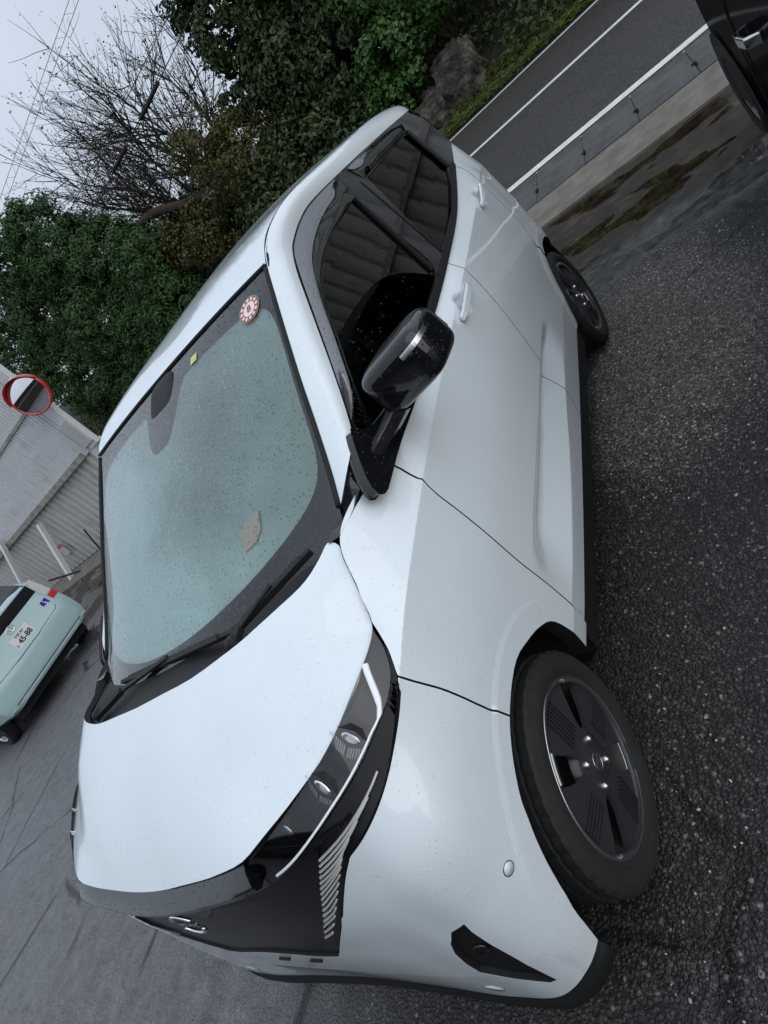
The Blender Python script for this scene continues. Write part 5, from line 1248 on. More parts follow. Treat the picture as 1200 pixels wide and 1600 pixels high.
def asphalt_mat():
    m, nt, p, _ = mat_new('worn_asphalt')
    v = coord(nt)
    sx = N(nt, 'ShaderNodeSeparateXYZ'); nt.links.new(v, sx.inputs[0])
    X, Y = sx.outputs[0], sx.outputs[1]
    wob = noise(nt, v, 1.6, 4); wob2 = noise(nt, v, 9, 3)
    # chippings
    dv = noise(nt, v, 40, 2, out=1)
    vv = mixc(nt, .012, v, dv)
    vo = N(nt, 'ShaderNodeTexVoronoi', inp={'Scale': 95.0}); nt.links.new(vv, vo.inputs['Vector'])
    vs_ = N(nt, 'ShaderNodeTexVoronoi', inp={'Scale': 230.0}); nt.links.new(vv, vs_.inputs['Vector'])
    sc = N(nt, 'ShaderNodeSeparateColor'); nt.links.new(vo.outputs['Color'], sc.inputs[0])
    sc2 = N(nt, 'ShaderNodeSeparateColor'); nt.links.new(vs_.outputs['Color'], sc2.inputs[0])
    stone = ramp(nt, sc.outputs[0], [(0, (.012, .012, .013)), (.30, (.025, .025, .026)), (.65, (.044, .043, .043)), (.88, (.075, .073, .070)), (.97, (.13, .126, .12)), (1, (.28, .27, .26))])
    fine = ramp(nt, sc2.outputs[0], [(0, (.018, .018, .019)), (.7, (.050, .050, .050)), (.95, (.10, .096, .09)), (1, (.22, .21, .20))])
    col = mixc(nt, .35, stone, fine)
    edge = ramp(nt, vo.outputs['Distance'], [(.25, 1.0), (.62, .35)])
    col = mixc(nt, 1.0, col, edge, 'MULTIPLY')
    # patch of bare, stony asphalt beside the rear wheel
    dx = mth(nt, 'MULTIPLY', mth(nt, 'ADD', X, 2.15), 1.0); dy = mth(nt, 'MULTIPLY', mth(nt, 'SUBTRACT', Y, .95), 1.9)
    rr = mth(nt, 'SQRT', mth(nt, 'ADD', mth(nt, 'MULTIPLY', dx, dx), mth(nt, 'MULTIPLY', dy, dy)))
    pm = ramp(nt, mth(nt, 'ADD', rr, mth(nt, 'MULTIPLY', wob, .9)), [(.30, 1.0), (1.0, 1.0)])
    pr_ = N(nt, 'ShaderNodeMapRange', inp={1: 1.05, 2: 1.40, 3: 1.0, 4: 0.0}); nt.links.new(mth(nt, 'ADD', rr, mth(nt, 'MULTIPLY', wob, .7)), pr_.inputs[0])
    stony = ramp(nt, sc.outputs[1], [(0, (.045, .042, .038)), (.4, (.115, .105, .094)), (.8, (.23, .212, .19)), (1, (.46, .44, .41))])
    stony = mixc(nt, 1.0, stony, edge, 'MULTIPLY')
    col = mixc(nt, mth(nt, 'MULTIPLY', pr_.outputs[0], .88), col, stony)
    # smoother lot in front and right, its paler grey painting in reflected sky
    fr = N(nt, 'ShaderNodeMapRange', inp={1: .25, 2: -.55, 3: 0.0, 4: 1.0}); nt.links.new(mth(nt, 'ADD', Y, mth(nt, 'MULTIPLY', wob, .35)), fr.inputs[0])
    smooth_sheen = mixc(nt, .38, ramp(nt, wob2, [(.3, (.17, .17, .185)), (.7, (.32, .32, .335))]), fine)
    col = mixc(nt, mth(nt, 'MULTIPLY', fr.outputs[0], .72), col, smooth_sheen)
    # larger pale stones let into the surface
    vo3 = N(nt, 'ShaderNodeTexVoronoi', inp={'Scale': 46.0}); nt.links.new(vv, vo3.inputs['Vector'])
    sc3 = N(nt, 'ShaderNodeSeparateColor'); nt.links.new(vo3.outputs['Color'], sc3.inputs[0])
    big = mth(nt, 'MULTIPLY', mth(nt, 'GREATER_THAN', sc3.outputs[0], .945), mth(nt, 'LESS_THAN', vo3.outputs['Distance'], mth(nt, 'MULTIPLY_ADD', sc3.outputs[1], .22, .14)))
    bigc = ramp(nt, sc3.outputs[2], [(0, (.13, .125, .115)), (.6, (.27, .26, .25)), (1, (.52, .51, .49))])
    col = mixc(nt, mth(nt, 'MULTIPLY', big, mth(nt, 'SUBTRACT', 1.0, mth(nt, 'MULTIPLY', fr.outputs[0], .8))), col, bigc)
    # cracks
    cv_ = mixc(nt, .10, v, noise(nt, v, 3.5, 4, out=1))
    ck = voro(nt, cv_, .85, 'DISTANCE_TO_EDGE')
    ckm = ramp(nt, ck, [(0, 1.0), (.008, .95), (.018, 0.0)])
    ckk = mth(nt, 'MULTIPLY', ckm, ramp(nt, noise(nt, v, 1.1, 2), [(.44, 0.0), (.54, 1.0)]))
    streak = noise(nt, coord(nt, 'Object', (7.0, 1.6, 1.0)), 3.2, 7, .7, 1.2)
    stm = mth(nt, 'MULTIPLY', ramp(nt, streak, [(.30, 1.0), (.46, 0.0)]), mth(nt, 'MULTIPLY', fr.outputs[0], .55))
    col = mixc(nt, stm, col, (.020, .020, .022))
    grit = voro(nt, v, 330.0, out='Color'); gs = N(nt, 'ShaderNodeSeparateColor'); nt.links.new(grit, gs.inputs[0])
    gm_ = ramp(nt, gs.outputs[0], [(0, .35), (.6, 1.0), (1, 1.9)])
    col = mixc(nt, mth(nt, 'MULTIPLY', fr.outputs[0], .75), col, mixc(nt, 1.0, col, gm_, 'MULTIPLY'))
    col = mixc(nt, mth(nt, 'MULTIPLY', ckk, .85), col, (.006, .006, .006))
    # muddy strip behind the lot with standing water
    mx = mth(nt, 'ADD', X, mth(nt, 'MULTIPLY', mth(nt, 'SUBTRACT', wob, .5), .55))
    mud = N(nt, 'ShaderNodeMapRange', inp={1: -3.42, 2: -3.62, 3: 0.0, 4: 1.0}); nt.links.new(mx, mud.inputs[0])
    edgeb = N(nt, 'ShaderNodeMapRange', inp={1: -2.98, 2: -3.12, 3: 0.0, 4: 1.0}); nt.links.new(mx, edgeb.inputs[0])
    mudc = ramp(nt, noise(nt, v, 7, 5), [(.34, (.010, .007, .004)), (.54, (.030, .021, .012)), (.68, (.058, .044, .030)), (.85, (.11, .10, .085))])
    slab = ramp(nt, noise(nt, v, 14, 5), [(.3, (.045, .044, .045)), (.6, (.105, .102, .10)), (.8, (.20, .195, .19))])
    col = mixc(nt, edgeb.outputs[0], col, slab)
    col = mixc(nt, mud.outputs[0], col, mudc)
    nt.links.new(col, p.inputs['Base Color'])
    # wetness
    wet = ramp(nt, noise(nt, v, 1.3, 3), [(.42, .0), (.62, 1.0)])
    rgh = mixc(nt, wet, (.60, .60, .60), (.40, .40, .40))
    rgh = mixc(nt, mth(nt, 'MULTIPLY', fr.outputs[0], .6), rgh, (.40, .40, .40))
    pud = ramp(nt, noise(nt, coord(nt, 'Object', (1.0, .55, 1.0)), 2.6, 3), [(.50, 0.0), (.53, 1.0)])
    pudm = mth(nt, 'MULTIPLY', pud, edgeb.outputs[0])
    rgh = mixc(nt, edgeb.outputs[0], rgh, (.55, .55, .55))
    rgh = mixc(nt, pudm, rgh, (.03, .03, .03))
    nt.links.new(rgh, p.inputs['Roughness'])
    p.inputs['Specular IOR Level'].default_value = .42
    h = mth(nt, 'ADD', mth(nt, 'MULTIPLY', ramp(nt, vo.outputs['Distance'], [(.30, 0.0), (.60, 1.0)]), -.45), mth(nt, 'MULTIPLY', vs_.outputs['Distance'], -.30))
    h = mth(nt, 'ADD', h, mth(nt, 'MULTIPLY', sc.outputs[2], .25))
    h = mth(nt, 'SUBTRACT', h, mth(nt, 'MULTIPLY', ckk, 1.2))
    b = N(nt, 'ShaderNodeBump', inp={'Distance': .006})
    nt.links.new(h, b.inputs['Height']); nt.links.new(mth(nt, 'MULTIPLY', mth(nt, 'SUBTRACT', 1.0, pudm), .85), b.inputs['Strength'])
    nt.links.new(b.outputs[0], p.inputs['Normal'])
    return m
M['asphalt'] = asphalt_mat()

def sheet(name, x0, x1, y0, y1, dx, dy, mat, off=0.0, label=None, parent=None, fn=gz):
    xs = np.linspace(x0, x1, max(2, int(abs(x1 - x0) / dx) + 1)); ys = np.linspace(y0, y1, max(2, int(abs(y1 - y0) / dy) + 1))
    vs = [(x, y, fn(x, y) + off) for x in xs for y in ys]; n = len(ys)
    fs = [(i * n + k, (i + 1) * n + k, (i + 1) * n + k + 1, i * n + k + 1) for i in range(len(xs) - 1) for k in range(n - 1)]
    o = mesh_obj(name, vs, fs, mat, parent)
    if not parent: tag(o, kind='structure')
    return o
xs = np.concatenate([np.linspace(-5.04, -2.8, 14), [0, 6, 20, 60, 160]]); ys = np.concatenate([[-160, -60, -30], np.linspace(-16, 12, 57), [20, 40, 160]])
vs = [(x, y, gz(x, y)) for x in xs for y in ys]; n = len(ys)
g = mesh_obj('ground', vs, [(i * n + k, (i + 1) * n + k, (i + 1) * n + k + 1, i * n + k + 1) for i in range(len(xs) - 1) for k in range(n - 1)], M['asphalt'])
tag(g, kind='structure')

def chippings(which):
    rg = np.random.default_rng(77)
    def pts(n, x0, x1, y0, y1): return np.stack([rg.uniform(x0, x1, n), rg.uniform(y0, y1, n)], 1)
    A = pts(15000, -1.6, 1.3, .70, 1.75); B = pts(30000, -3.1, -1.0, .62, 1.75)
    rr = np.hypot(B[:, 0] + 2.15, (B[:, 1] - .95) * 1.9); B = B[rr + rg.normal(size=len(B)) * .12 < .98]
    C_ = pts(9000, -.5, 2.2, -2.6, .75); C_ = C_[(C_[:, 0] > .55)]
    P, mu, sg_, stops, what = [(np.concatenate([A, C_]), np.r_[np.full(len(A), -5.75), np.full(len(C_), -6.05)], .42, [(0, (.016, .016, .017)), (.45, (.040, .039, .038)), (.80, (.090, .086, .082)), (.95, (.18, .172, .16)), (1, (.58, .57, .55))], 'small grey and white stone chips bedded in the worn asphalt'), (B, np.full(len(B), -5.6), .38, [(0, (.045, .042, .038)), (.45, (.13, .12, .108)), (.80, (.22, .205, .185)), (.95, (.36, .34, .31)), (1, (.62, .60, .57))], 'patch of paler brownish stone chips laid bare beside the rear wheel')][which]
    n = len(P); s = rg.lognormal(mu, sg_)
    s = np.clip(s, .0016, .0085)
    a = rg.uniform(0, 2 * math.pi, n); el = rg.uniform(.55, 1.0, n); k = 5
    base = np.array([(math.cos(t), math.sin(t)) for t in np.linspace(0, 2 * math.pi, k, endpoint=False)])
    J = base[None] * rg.uniform(.7, 1.15, (n, k, 1)); J[:, :, 1] *= el[:, None]
    ca, sa = np.cos(a)[:, None], np.sin(a)[:, None]
    X = (J[:, :, 0] * ca - J[:, :, 1] * sa) * s[:, None]; Y = (J[:, :, 0] * sa + J[:, :, 1] * ca) * s[:, None]
    lo = np.stack([P[:, :1] + X, P[:, 1:] + Y, np.full_like(X, -.002)], 2)
    hgt = s * rg.uniform(.25, .55, n)
    tilt = rg.normal(size=(n, 2)) * .16
    hi = np.stack([P[:, :1] + X * .72, P[:, 1:] + Y * .72, hgt[:, None] + X * tilt[:, :1] + Y * tilt[:, 1:]], 2)
    V = np.concatenate([lo, hi], 1).reshape(-1, 3)
    idx = np.arange(n)[:, None] * (2 * k)
    side = np.stack([np.concatenate([idx + i, idx + (i + 1) % k, idx + k + (i + 1) % k, idx + k + i], 1) for i in range(k)], 1).reshape(n, -1)
    top = np.concatenate([idx + k + i for i in range(k)], 1)
    loops = np.concatenate([side, top], 1).astype(np.int32)      # 5 quads and a pentagon
    starts = (np.arange(n)[:, None] * (4 * k + k) + np.array([4 * i for i in range(k)] + [4 * k])[None]).astype(np.int32)
    me = bpy.data.meshes.new('loose_chippings'); me.vertices.add(len(V)); me.vertices.foreach_set('co', V.astype(np.float32).ravel())
    me.loops.add(loops.size); me.loops.foreach_set('vertex_index', loops.ravel())
    me.polygons.add(n * (k + 1)); me.polygons.foreach_set('loop_start', starts.ravel())
    me.update(calc_edges=True); me.validate()
    m, nt, p, _ = mat_new('stone_chips'); g_ = N(nt, 'ShaderNodeNewGeometry')
    c = ramp(nt, g_.outputs['Random Per Island'], stops)
    nt.links.new(c, p.inputs['Base Color']); p.inputs['Roughness'].default_value = .55
    me.materials.append(m)
    o = bpy.data.objects.new('loose_chippings', me); COL.objects.link(o)
    tag(o, what, 'gravel', kind='stuff')
chippings(0); chippings(1)

def road_mat():
    m, nt, p, _ = mat_new('road_asphalt'); v = coord(nt)
    vo = N(nt, 'ShaderNodeTexVoronoi', inp={'Scale': 70.0}); nt.links.new(v, vo.inputs['Vector'])
    sc = N(nt, 'ShaderNodeSeparateColor'); nt.links.new(vo.outputs['Color'], sc.inputs[0])
    c = ramp(nt, sc.outputs[0], [(0, (.017, .017, .018)), (.7, (.034, .033, .032)), (1, (.085, .08, .072))])
    c = mixc(nt, ramp(nt, noise(nt, v, .8, 4), [(.4, 0.0), (.7, .5)]), c, (.052, .047, .041))
    nt.links.new(c, p.inputs['Base Color']); p.inputs['Roughness'].default_value = .62
    nt.links.new(bump(nt, vo.outputs['Distance'], .5, .006), p.inputs['Normal'])
    return m
M['road'] = road_mat()
sheet('road', -12.95, -6.66, -90, 60, .5, 1.0, M['road'], .002)
M['line'] = simple('road_paint', (.68, .68, .65), .6, noise_amt=.35, nscale=9)
for nm, xc, w_ in (('road_line', -6.80, .17), ('road_line', -9.98, .15), ('road_line', -12.62, .13)):
    sheet(nm, xc - w_ / 2, xc + w_ / 2, -90, 60, .2, 1.0, M['line'], .007)
def conc_mat(name, a, b, sc_=6):
    m, nt, p, _ = mat_new(name); v = coord(nt)
    n1 = noise(nt, v, sc_, 6); n2 = noise(nt, v, 90, 3)
    c = mixc(nt, ramp(nt, n1, [(.35, 0.0), (.68, 1.0)]), a, b)
    c = mixc(nt, ramp(nt, n2, [(.55, 0.0), (.75, .6)]), c, tuple(x * .45 for x in a))
    nt.links.new(c, p.inputs['Base Color']); p.inputs['Roughness'].default_value = .62
    nt.links.new(bump(nt, n2, .5, .004), p.inputs['Normal'])
    return m
M['kerb'] = conc_mat('kerb_concrete', (.125, .107, .085), (.20, .178, .148))
M['lid'] = conc_mat('gutter_concrete', (.052, .051, .052), (.098, .096, .094))
# concrete strip
kb = MB()
ky = np.linspace(-60, 40, 101)
for i in range(100):
    y0, y1 = ky[i], ky[i + 1]
    a = [(-5.04, -.08), (-5.045, .018), (-5.06, .024), (-5.68, .024), (-5.70, .016), (-5.70, -.10)]
    kb.add([(x, y0, gz(x, y0) + z) for x, z in a] + [(x, y1, gz(x, y1) + z) for x, z in a], [(k, k + 1, 7 + k, 6 + k) for k in range(5)])
tag(kb.build('kerb', M['kerb'], None, smooth=False), kind='structure')
gut = sheet('gutter', -6.68, -5.69, -60, 40, .5, 1.0, M['dark_inner'], -.06)
lid0 = None
for k in range(-14, 14):
    y0 = -.375 + .52 * k - .004; yc = y0 + .26
    nx = -6.02
    if lid0 is None:
        L_ = .2585
        pts = [(-5.79, -L_), (-6.0, -L_), (-6.0, -L_ + .018), (-6.17, -L_ + .018), (-6.17, -L_), (-6.655, -L_), (-6.655, L_), (-6.16, L_), (-6.16, L_ - .022), (-6.06, L_ - .022), (-6.06, L_), (-5.79, L_)]
        mb = MB(); mb.prism([(x, y, 0) for x, y in pts[::-1]], (0, 0, .055)); lid = mb.build('gutter_lid', M['lid'], gut); bevel(lid, .006, 1); lid0 = lid
    else:
        lid = lid0.copy(); COL.objects.link(lid); lid.parent = gut
    lid.rotation_euler = (math.atan(-.04), math.atan(.05), 0)
    lid.location = (0, yc, gz(0, 0) - .04 * yc - .25 - .048 + rng.uniform(-.002, .002))

# ------------------------------------------------------------------ bank behind the road
M['soil'] = simple('leaf_litter', (.018, .015, .009), .95, nscale=3, noise_amt=.6, bumpy=.06)
def bank(x, y):
    t = max(-13.3 - x, 0)
    return gz(-13.0, y) + .10 * min(max(-12.95 - x, 0), .4) + 4.2 * (1 - math.exp(-t * .33)) * (.75 + .25 * math.sin(y * .35)) + .12 * math.sin(x * 1.9 + y * 1.3) * min(t, 1)
xs = np.concatenate([np.linspace(-12.94, -20, 22), [-24, -30, -45, -90]]); ys = np.concatenate([[-140, -80, -50, -38], np.linspace(-30, 14, 64), [25, 60]])
vs = [(x, y, bank(x, y)) for x in xs for y in ys]; n = len(ys)
o = mesh_obj('hillside', vs, [(i * n + k, (i + 1) * n + k, (i + 1) * n + k + 1, i * n + k + 1) for i in range(len(xs) - 1) for k in range(n - 1)], M['soil'])
tag(o, kind='structure')

# ------------------------------------------------------------------ foliage
def leaf_mesh(name, P, Nn, size, aspect, mat, parent=None, curl=.25, rg=rng, axis=None):
    """P points, Nn leaf normals -> folded leaf quads (two triangles each side of a mid rib)"""
    n = len(P)
    a = rg.normal(size=(n, 3)) if axis is None else axis + rg.normal(size=(n, 3)) * .35
    t = np.cross(a, Nn); t /= np.linalg.norm(t, axis=1, keepdims=True) + 1e-9
    b = np.cross(Nn, t)
    s = size * rg.uniform(.6, 1.35, (n, 1)); L, W = s, s * aspect
    v0 = P - b * L * .5; v2 = P + b * L * .5 - Nn * L * curl * .5
    v1 = P + t * W * .5 + Nn * W * curl; v3 = P - t * W * .5 + Nn * W * curl
    V = np.stack([v0, v1, v2, v3], 1).reshape(-1, 3)
    me = bpy.data.meshes.new(name)
    me.vertices.add(4 * n); me.vertices.foreach_set('co', V.astype(np.float32).ravel())
    idx = np.arange(4 * n).reshape(-1, 4)
    tri = np.concatenate([idx[:, [0, 1, 2]], idx[:, [0, 2, 3]]], 1).reshape(-1)
    me.loops.add(6 * n); me.loops.foreach_set('vertex_index', tri.astype(np.int32))
    me.polygons.add(2 * n); me.polygons.foreach_set('loop_start', np.arange(0, 6 * n, 3, dtype=np.int32))
    me.update(calc_edges=True); me.validate()
    me.materials.append(mat)
    o = bpy.data.objects.new(name, me); COL.objects.link(o)
    if parent: o.parent = parent
    return o

def cloud(clumps, n, sub, sub_r, rg, up=.35, shell=.55):
    """points and normals on many little tufts that fill the given ellipsoids"""
    w = np.array([r[0] * r[1] * r[2] for c, r in clumps])**.67; w /= w.sum()
    ns = np.maximum((w * sub).astype(int), 1)
    C_, O_ = [], []
    for (c, r), k in zip(clumps, ns):
        d = rg.normal(size=(k, 3)); d /= np.linalg.norm(d, axis=1, keepdims=True)
        rad = rg.uniform(0, 1, (k, 1))**(1 / 3) * (1 - shell) + shell * rg.uniform(.75, 1.0, (k, 1)); rad = np.minimum(rad, 1)
        C_.append(np.array(c) + d * rad * np.array(r)); O_.append(d)
    C_ = np.concatenate(C_); O_ = np.concatenate(O_)
    i = rg.integers(0, len(C_), n); sr = sub_r * rg.uniform(.5, 1.3, len(C_))
    d = rg.normal(size=(n, 3)); d /= np.linalg.norm(d, axis=1, keepdims=True)
    P = C_[i] + d * (sr[i] * rg.uniform(.35, 1.0, n)**.5)[:, None] * np.array([1, 1, .75])
    Nn = d * .5 + O_[i] * .45 + np.array([0, 0, up]) + rg.normal(size=(n, 3)) * .35
    Nn /= np.linalg.norm(Nn, axis=1, keepdims=True)
    return P, Nn

M['bark'] = simple('bark', (.030, .024, .018), .95, nscale=18, noise_amt=.5, bumpy=.02)
M['twig'] = simple('twig_bark', (.022, .017, .014), .9, nscale=30, noise_amt=.4)
M['lf_cedar'] = leaf_mat('cypress_sprays', (.018, .046, .014), (.042, .100, .024), (.10, .18, .05))
M['lf_dark'] = leaf_mat('evergreen_leaves', (.020, .036, .012), (.048, .078, .022), (.13, .16, .055), rough=.38)
M['lf_bright'] = leaf_mat('fresh_leaves', (.030, .085, .022), (.065, .16, .034), (.15, .24, .05), rough=.38)
M['lf_olive'] = leaf_mat('olive_leaves', (.032, .031, .011), (.085, .080, .022), (.21, .19, .045), rough=.5)
M['grass'] = leaf_mat('verge_grass', (.04, .07, .018), (.11, .16, .03), (.24, .26, .06), rough=.6)

def trunk(pts, r, parent, name='trunk'):
    mb = MB(); mb.tube(smooth_line(pts, 4), [r[0] + (r[1] - r[0]) * i / (4 * (len(pts) - 1)) for i in range(4 * (len(pts) - 1) + 1)], 8)
    return mb.build(name, M['bark'], parent, smooth=True)

def tree(name, label, base, trunks, clumps, n, size, mat, sub, sub_r, aspect=.5, group='trees on the hillside beyond the road', cat='tree', up=.35, seed=1, axis=None):
    rg = np.random.default_rng(seed)
    t = empty(name, base); tag(t, label, cat, group)
    b = np.array(base)
    for pts, r in trunks: trunk([tuple(np.array(p) - b) for p in pts], r, t)
    P, Nn = cloud(clumps, n, sub, sub_r, rg, up)
    leaf_mesh('crown', P - b, Nn, size, aspect, mat, t, rg=rg, axis=axis)
    return t

# dense cypresses on the left
tree('cypress_tree', 'tall dense dark green cypress at the far left of the hillside', (-14.6, -15.2, 2.0),
     [([(-14.6, -15.2, 1.5), (-14.6, -15.1, 4.5), (-14.5, -14.9, 7.0)], (.16, .05))],
     [((-14.6, -15.6, 3.6), (1.3, 1.9, 1.9)), ((-14.6, -14.6, 5.3), (1.2, 1.8, 1.6)), ((-14.4, -13.6, 6.3), (1.0, 1.2, 1.2)), ((-14.4, -16.8, 5.5), (1.2, 1.5, 1.9)), ((-14.0, -14.2, 3.0), (1.0, 1.5, 1.3))],
     85000, .12, M['lf_cedar'], 900, .30, .34, seed=3)
tree('cypress_tree', 'rounded dark green cypress right of the tallest one, nearer the bare tree', (-14.4, -12.0, 2.0),
     [([(-14.4, -12.0, 1.2), (-14.3, -12.1, 3.5), (-14.2, -12.3, 6.0)], (.15, .05))],
     [((-14.2, -12.0, 5.9), (1.0, 1.25, 1.35)), ((-14.2, -11.2, 4.6), (1.1, 1.3, 1.2)), ((-14.0, -12.6, 4.0), (1.1, 1.5, 1.5)), ((-14.0, -11.4, 3.0), (1.0, 1.5, 1.2)), ((-13.8, -12.8, 2.2), (.9, 1.5, .9))],
     85000, .12, M['lf_cedar'], 900, .30, .34, seed=4)
tree('cypress_tree', 'low dark cypress behind the corner of the corrugated wall', (-13.8, -10.2, 1.6),
     [([(-13.8, -10.2, 1.0), (-13.8, -10.1, 3.4)], (.12, .05))],
     [((-13.9, -9.9, 3.7), (.9, 1.0, 1.0)), ((-13.6, -10.3, 2.5), (.9, 1.2, 1.2)), ((-13.4, -11.6, 1.7), (.8, 1.3, .9))],
     40000, .12, M['lf_cedar'], 420, .30, .34, seed=5)
# half bare tree: many fine stems
def bare_tree():
    rg = np.random.default_rng(21); base = np.array((-15.0, -7.6, 2.2))
    t = empty('bare_tree', tuple(base)); tag(t, 'half bare tree with a wide fan of thin dark branches against the sky', 'tree', 'trees on the hillside beyond the road')
    mb = MB(); tips = []
    def grow(p, d, L, r, depth):
        k = 4 if depth > 1 else 3; pts = [p]; q = p.copy(); dd = d.copy()
        for i in range(k):
            dd = dd + rg.normal(size=3) * .10 + np.array([0, 0, .05]); dd /= np.linalg.norm(dd); q = q + dd * L / k; pts.append(q.copy())
        mb.tube([tuple(a - base) for a in pts], [r * (1 - .55 * i / k) for i in range(k + 1)], 5 if depth > 2 else 3, cap=False)
        if depth == 0:
            tips.append((pts[-1], dd)); tips.append((pts[-2], dd)); return
        nb = {4: 6, 3: 7, 2: 6, 1: 5}[depth]
        for i in range(nb):
            j = rg.integers(1, k + 1) if i else k
            nd = dd + rg.normal(size=3) * np.array([.42, .50, .42]); nd /= np.linalg.norm(nd)
            grow(pts[j], nd, L * rg.uniform(.55, .80), r * .52, depth - 1)
    stems = [((-15.0, -7.6, 2.2), (0, -.55, .85), 2.1, .075), ((-15.1, -7.2, 2.4), (-.1, -.15, 1), 2.2, .075), ((-14.8, -8.0, 2.5), (.1, -.95, .62), 2.0, .065), ((-15.2, -6.7, 2.5), (-.1, .18, 1), 2.1, .065), ((-14.9, -7.4, 2.6), (0, -.35, .95), 2.3, .07), ((-15.0, -7.9, 2.7), (0, -.75, .75), 2.1, .065)]
    stems += [((-15.0, -7.2, 2.6), (0, -.02, 1), 2.4, .06), ((-14.9, -8.1, 2.8), (.05, -1.0, .48), 2.0, .05), ((-15.1, -6.9, 2.6), (-.05, .05, 1), 2.5, .055), ((-15.0, -7.7, 2.6), (.1, -.45, .9), 2.5, .06)]
    for p, d, L, r in stems:
        d = np.array(d, float); grow(np.array(p), d / np.linalg.norm(d), L, r, 3)
    mb.build('branches', M['twig'], t)
    T = np.array([a for a, b in tips]); sel = rg.random(len(T)) < .5
    P = T[sel] + rg.normal(size=(sel.sum(), 3)) * .04
    P = np.repeat(P, 2, 0) + rg.normal(size=(2 * sel.sum(), 3)) * .07
    Nn = rg.normal(size=P.shape) + [.3, .3, .5]; Nn /= np.linalg.norm(Nn, axis=1, keepdims=True)
    leaf_mesh('crown', P - base, Nn, .065, .55, M['lf_olive'], t, rg=rg)
    trunk([(0, 0, -1.8), (0, -.1, -.6), (0, -.05, .35)], (.16, .10), t)
    t.location = (-16.2, -8.7, 2.6)
bare_tree()
# crooked leaning trunk with yellowish climbers
tree('leaning_tree', 'crooked dark leaning trunk with yellow green leaves below the bare tree', (-14.2, -9.7, 1.5),
     [([(-14.3, -6.4, 2.4), (-14.2, -6.9, 3.3), (-14.0, -7.9, 3.8), (-14.0, -8.7, 4.25), (-14.0, -9.4, 4.35), (-14.0, -9.9, 4.05), (-13.9, -10.3, 3.3), (-13.9, -10.5, 2.2)], (.12, .075))],
     [((-14.3, -6.6, 4.3), (.7, 1.0, .7)), ((-14.1, -7.7, 3.0), (.7, 1.1, .9)), ((-14.2, -5.9, 3.4), (.8, .9, .9)), ((-13.9, -8.6, 3.2), (.5, .6, .8))],
     11000, .085, M['lf_olive'], 150, .30, .6, seed=8)
# evergreen thicket
ev = [('tall dense evergreen tree reaching the top edge left of the rock', (-15.6, -4.4, 1.6), [((-15.6, -4.4, 5.6), (1.2, 1.25, 1.7)), ((-15.4, -4.0, 3.9), (1.1, 1.4, 1.3)), ((-15.6, -3.2, 6.6), (1.2, 1.2, 1.6))], 30000, 9),
      ('dark evergreen tree rising behind the car roof', (-15.0, -2.6, 1.2), [((-15.2, -2.4, 4.6), (1.2, 1.4, 1.5)), ((-15.0, -2.9, 2.9), (1.1, 1.4, 1.2)), ((-15.2, -1.6, 6.0), (1.2, 1.3, 1.4))], 30000, 10),
      ('dull green evergreen shrub low behind the roof rail', (-14.4, -4.8, 1.0), [((-14.4, -4.9, 2.2), (.9, 1.3, 1.1)), ((-14.2, -6.3, 1.9), (.9, 1.1, 1.1)), ((-14.3, -3.6, 1.5), (.8, .9, .8))], 17000, 11),
      ('broad evergreen tree filling the gap between the leaning trunk and the roof', (-16.6, -6.4, 2.4), [((-16.8, -6.2, 3.6), (1.0, 1.8, 1.5)), ((-16.6, -8.6, 3.4), (1.0, 1.6, 1.2)), ((-16.8, -4.2, 4.0), (1.0, 1.6, 1.6)), ((-16.6, -10.4, 3.2), (1.0, 1.4, 1.3))], 30000, 15),
      ('tall evergreen tree beyond the road, right of the shrub', (-16.8, -.4, 2.0), [((-17.0, -.6, 5.0), (1.2, 1.8, 2.2)), ((-16.8, -2.6, 5.2), (1.1, 1.6, 2.0)), ((-16.6, .6, 3.0), (1.0, 1.6, 1.4))], 30000, 16),
      ('shadowy evergreen tree at the top right beyond the road', (-16.4, 1.2, 1.5), [((-16.6, .6, 4.6), (1.4, 1.6, 2.0)), ((-16.4, 2.2, 4.4), (1.3, 1.6, 2.0))], 16000, 12)]
for lab, base, cl, n_, sd_ in ev:
    z0 = bank(base[0], base[1]) - .3
    tree('evergreen_tree', lab, base, [([(base[0], base[1], z0), (base[0] + .1, base[1] + .1, z0 + 1.6), (base[0], base[1] + .2, cl[0][0][2])], (.14, .06))], cl, int(n_ * 1.5), .13, M['lf_dark'], 420, .34, .52, seed=sd_)
tree('leafy_shrub', 'bright green leafy shrub hanging over the mossy rock', (-13.9, -1.0, 1.6),
     [([(-14.4, -1.0, 1.6), (-14.2, -.9, 2.4), (-14.0, -.7, 3.2)], (.05, .02)), ([(-14.4, -1.0, 1.6), (-14.1, -1.6, 2.4), (-13.9, -2.1, 2.9)], (.05, .02))],
     [((-13.9, -.8, 2.75), (.6, 1.0, .75)), ((-13.8, -1.9, 2.3), (.55, .7, .7)), ((-13.9, .1, 2.5), (.55, .7, .7)), ((-13.9, -1.3, 3.6), (.7, 1.0, .8)), ((-13.7, -2.55, 1.55), (.4, .5, .55))],
     15000, .115, M['lf_bright'], 190, .26, .62, group='shrubs on the hillside beyond the road', cat='shrub', seed=14)
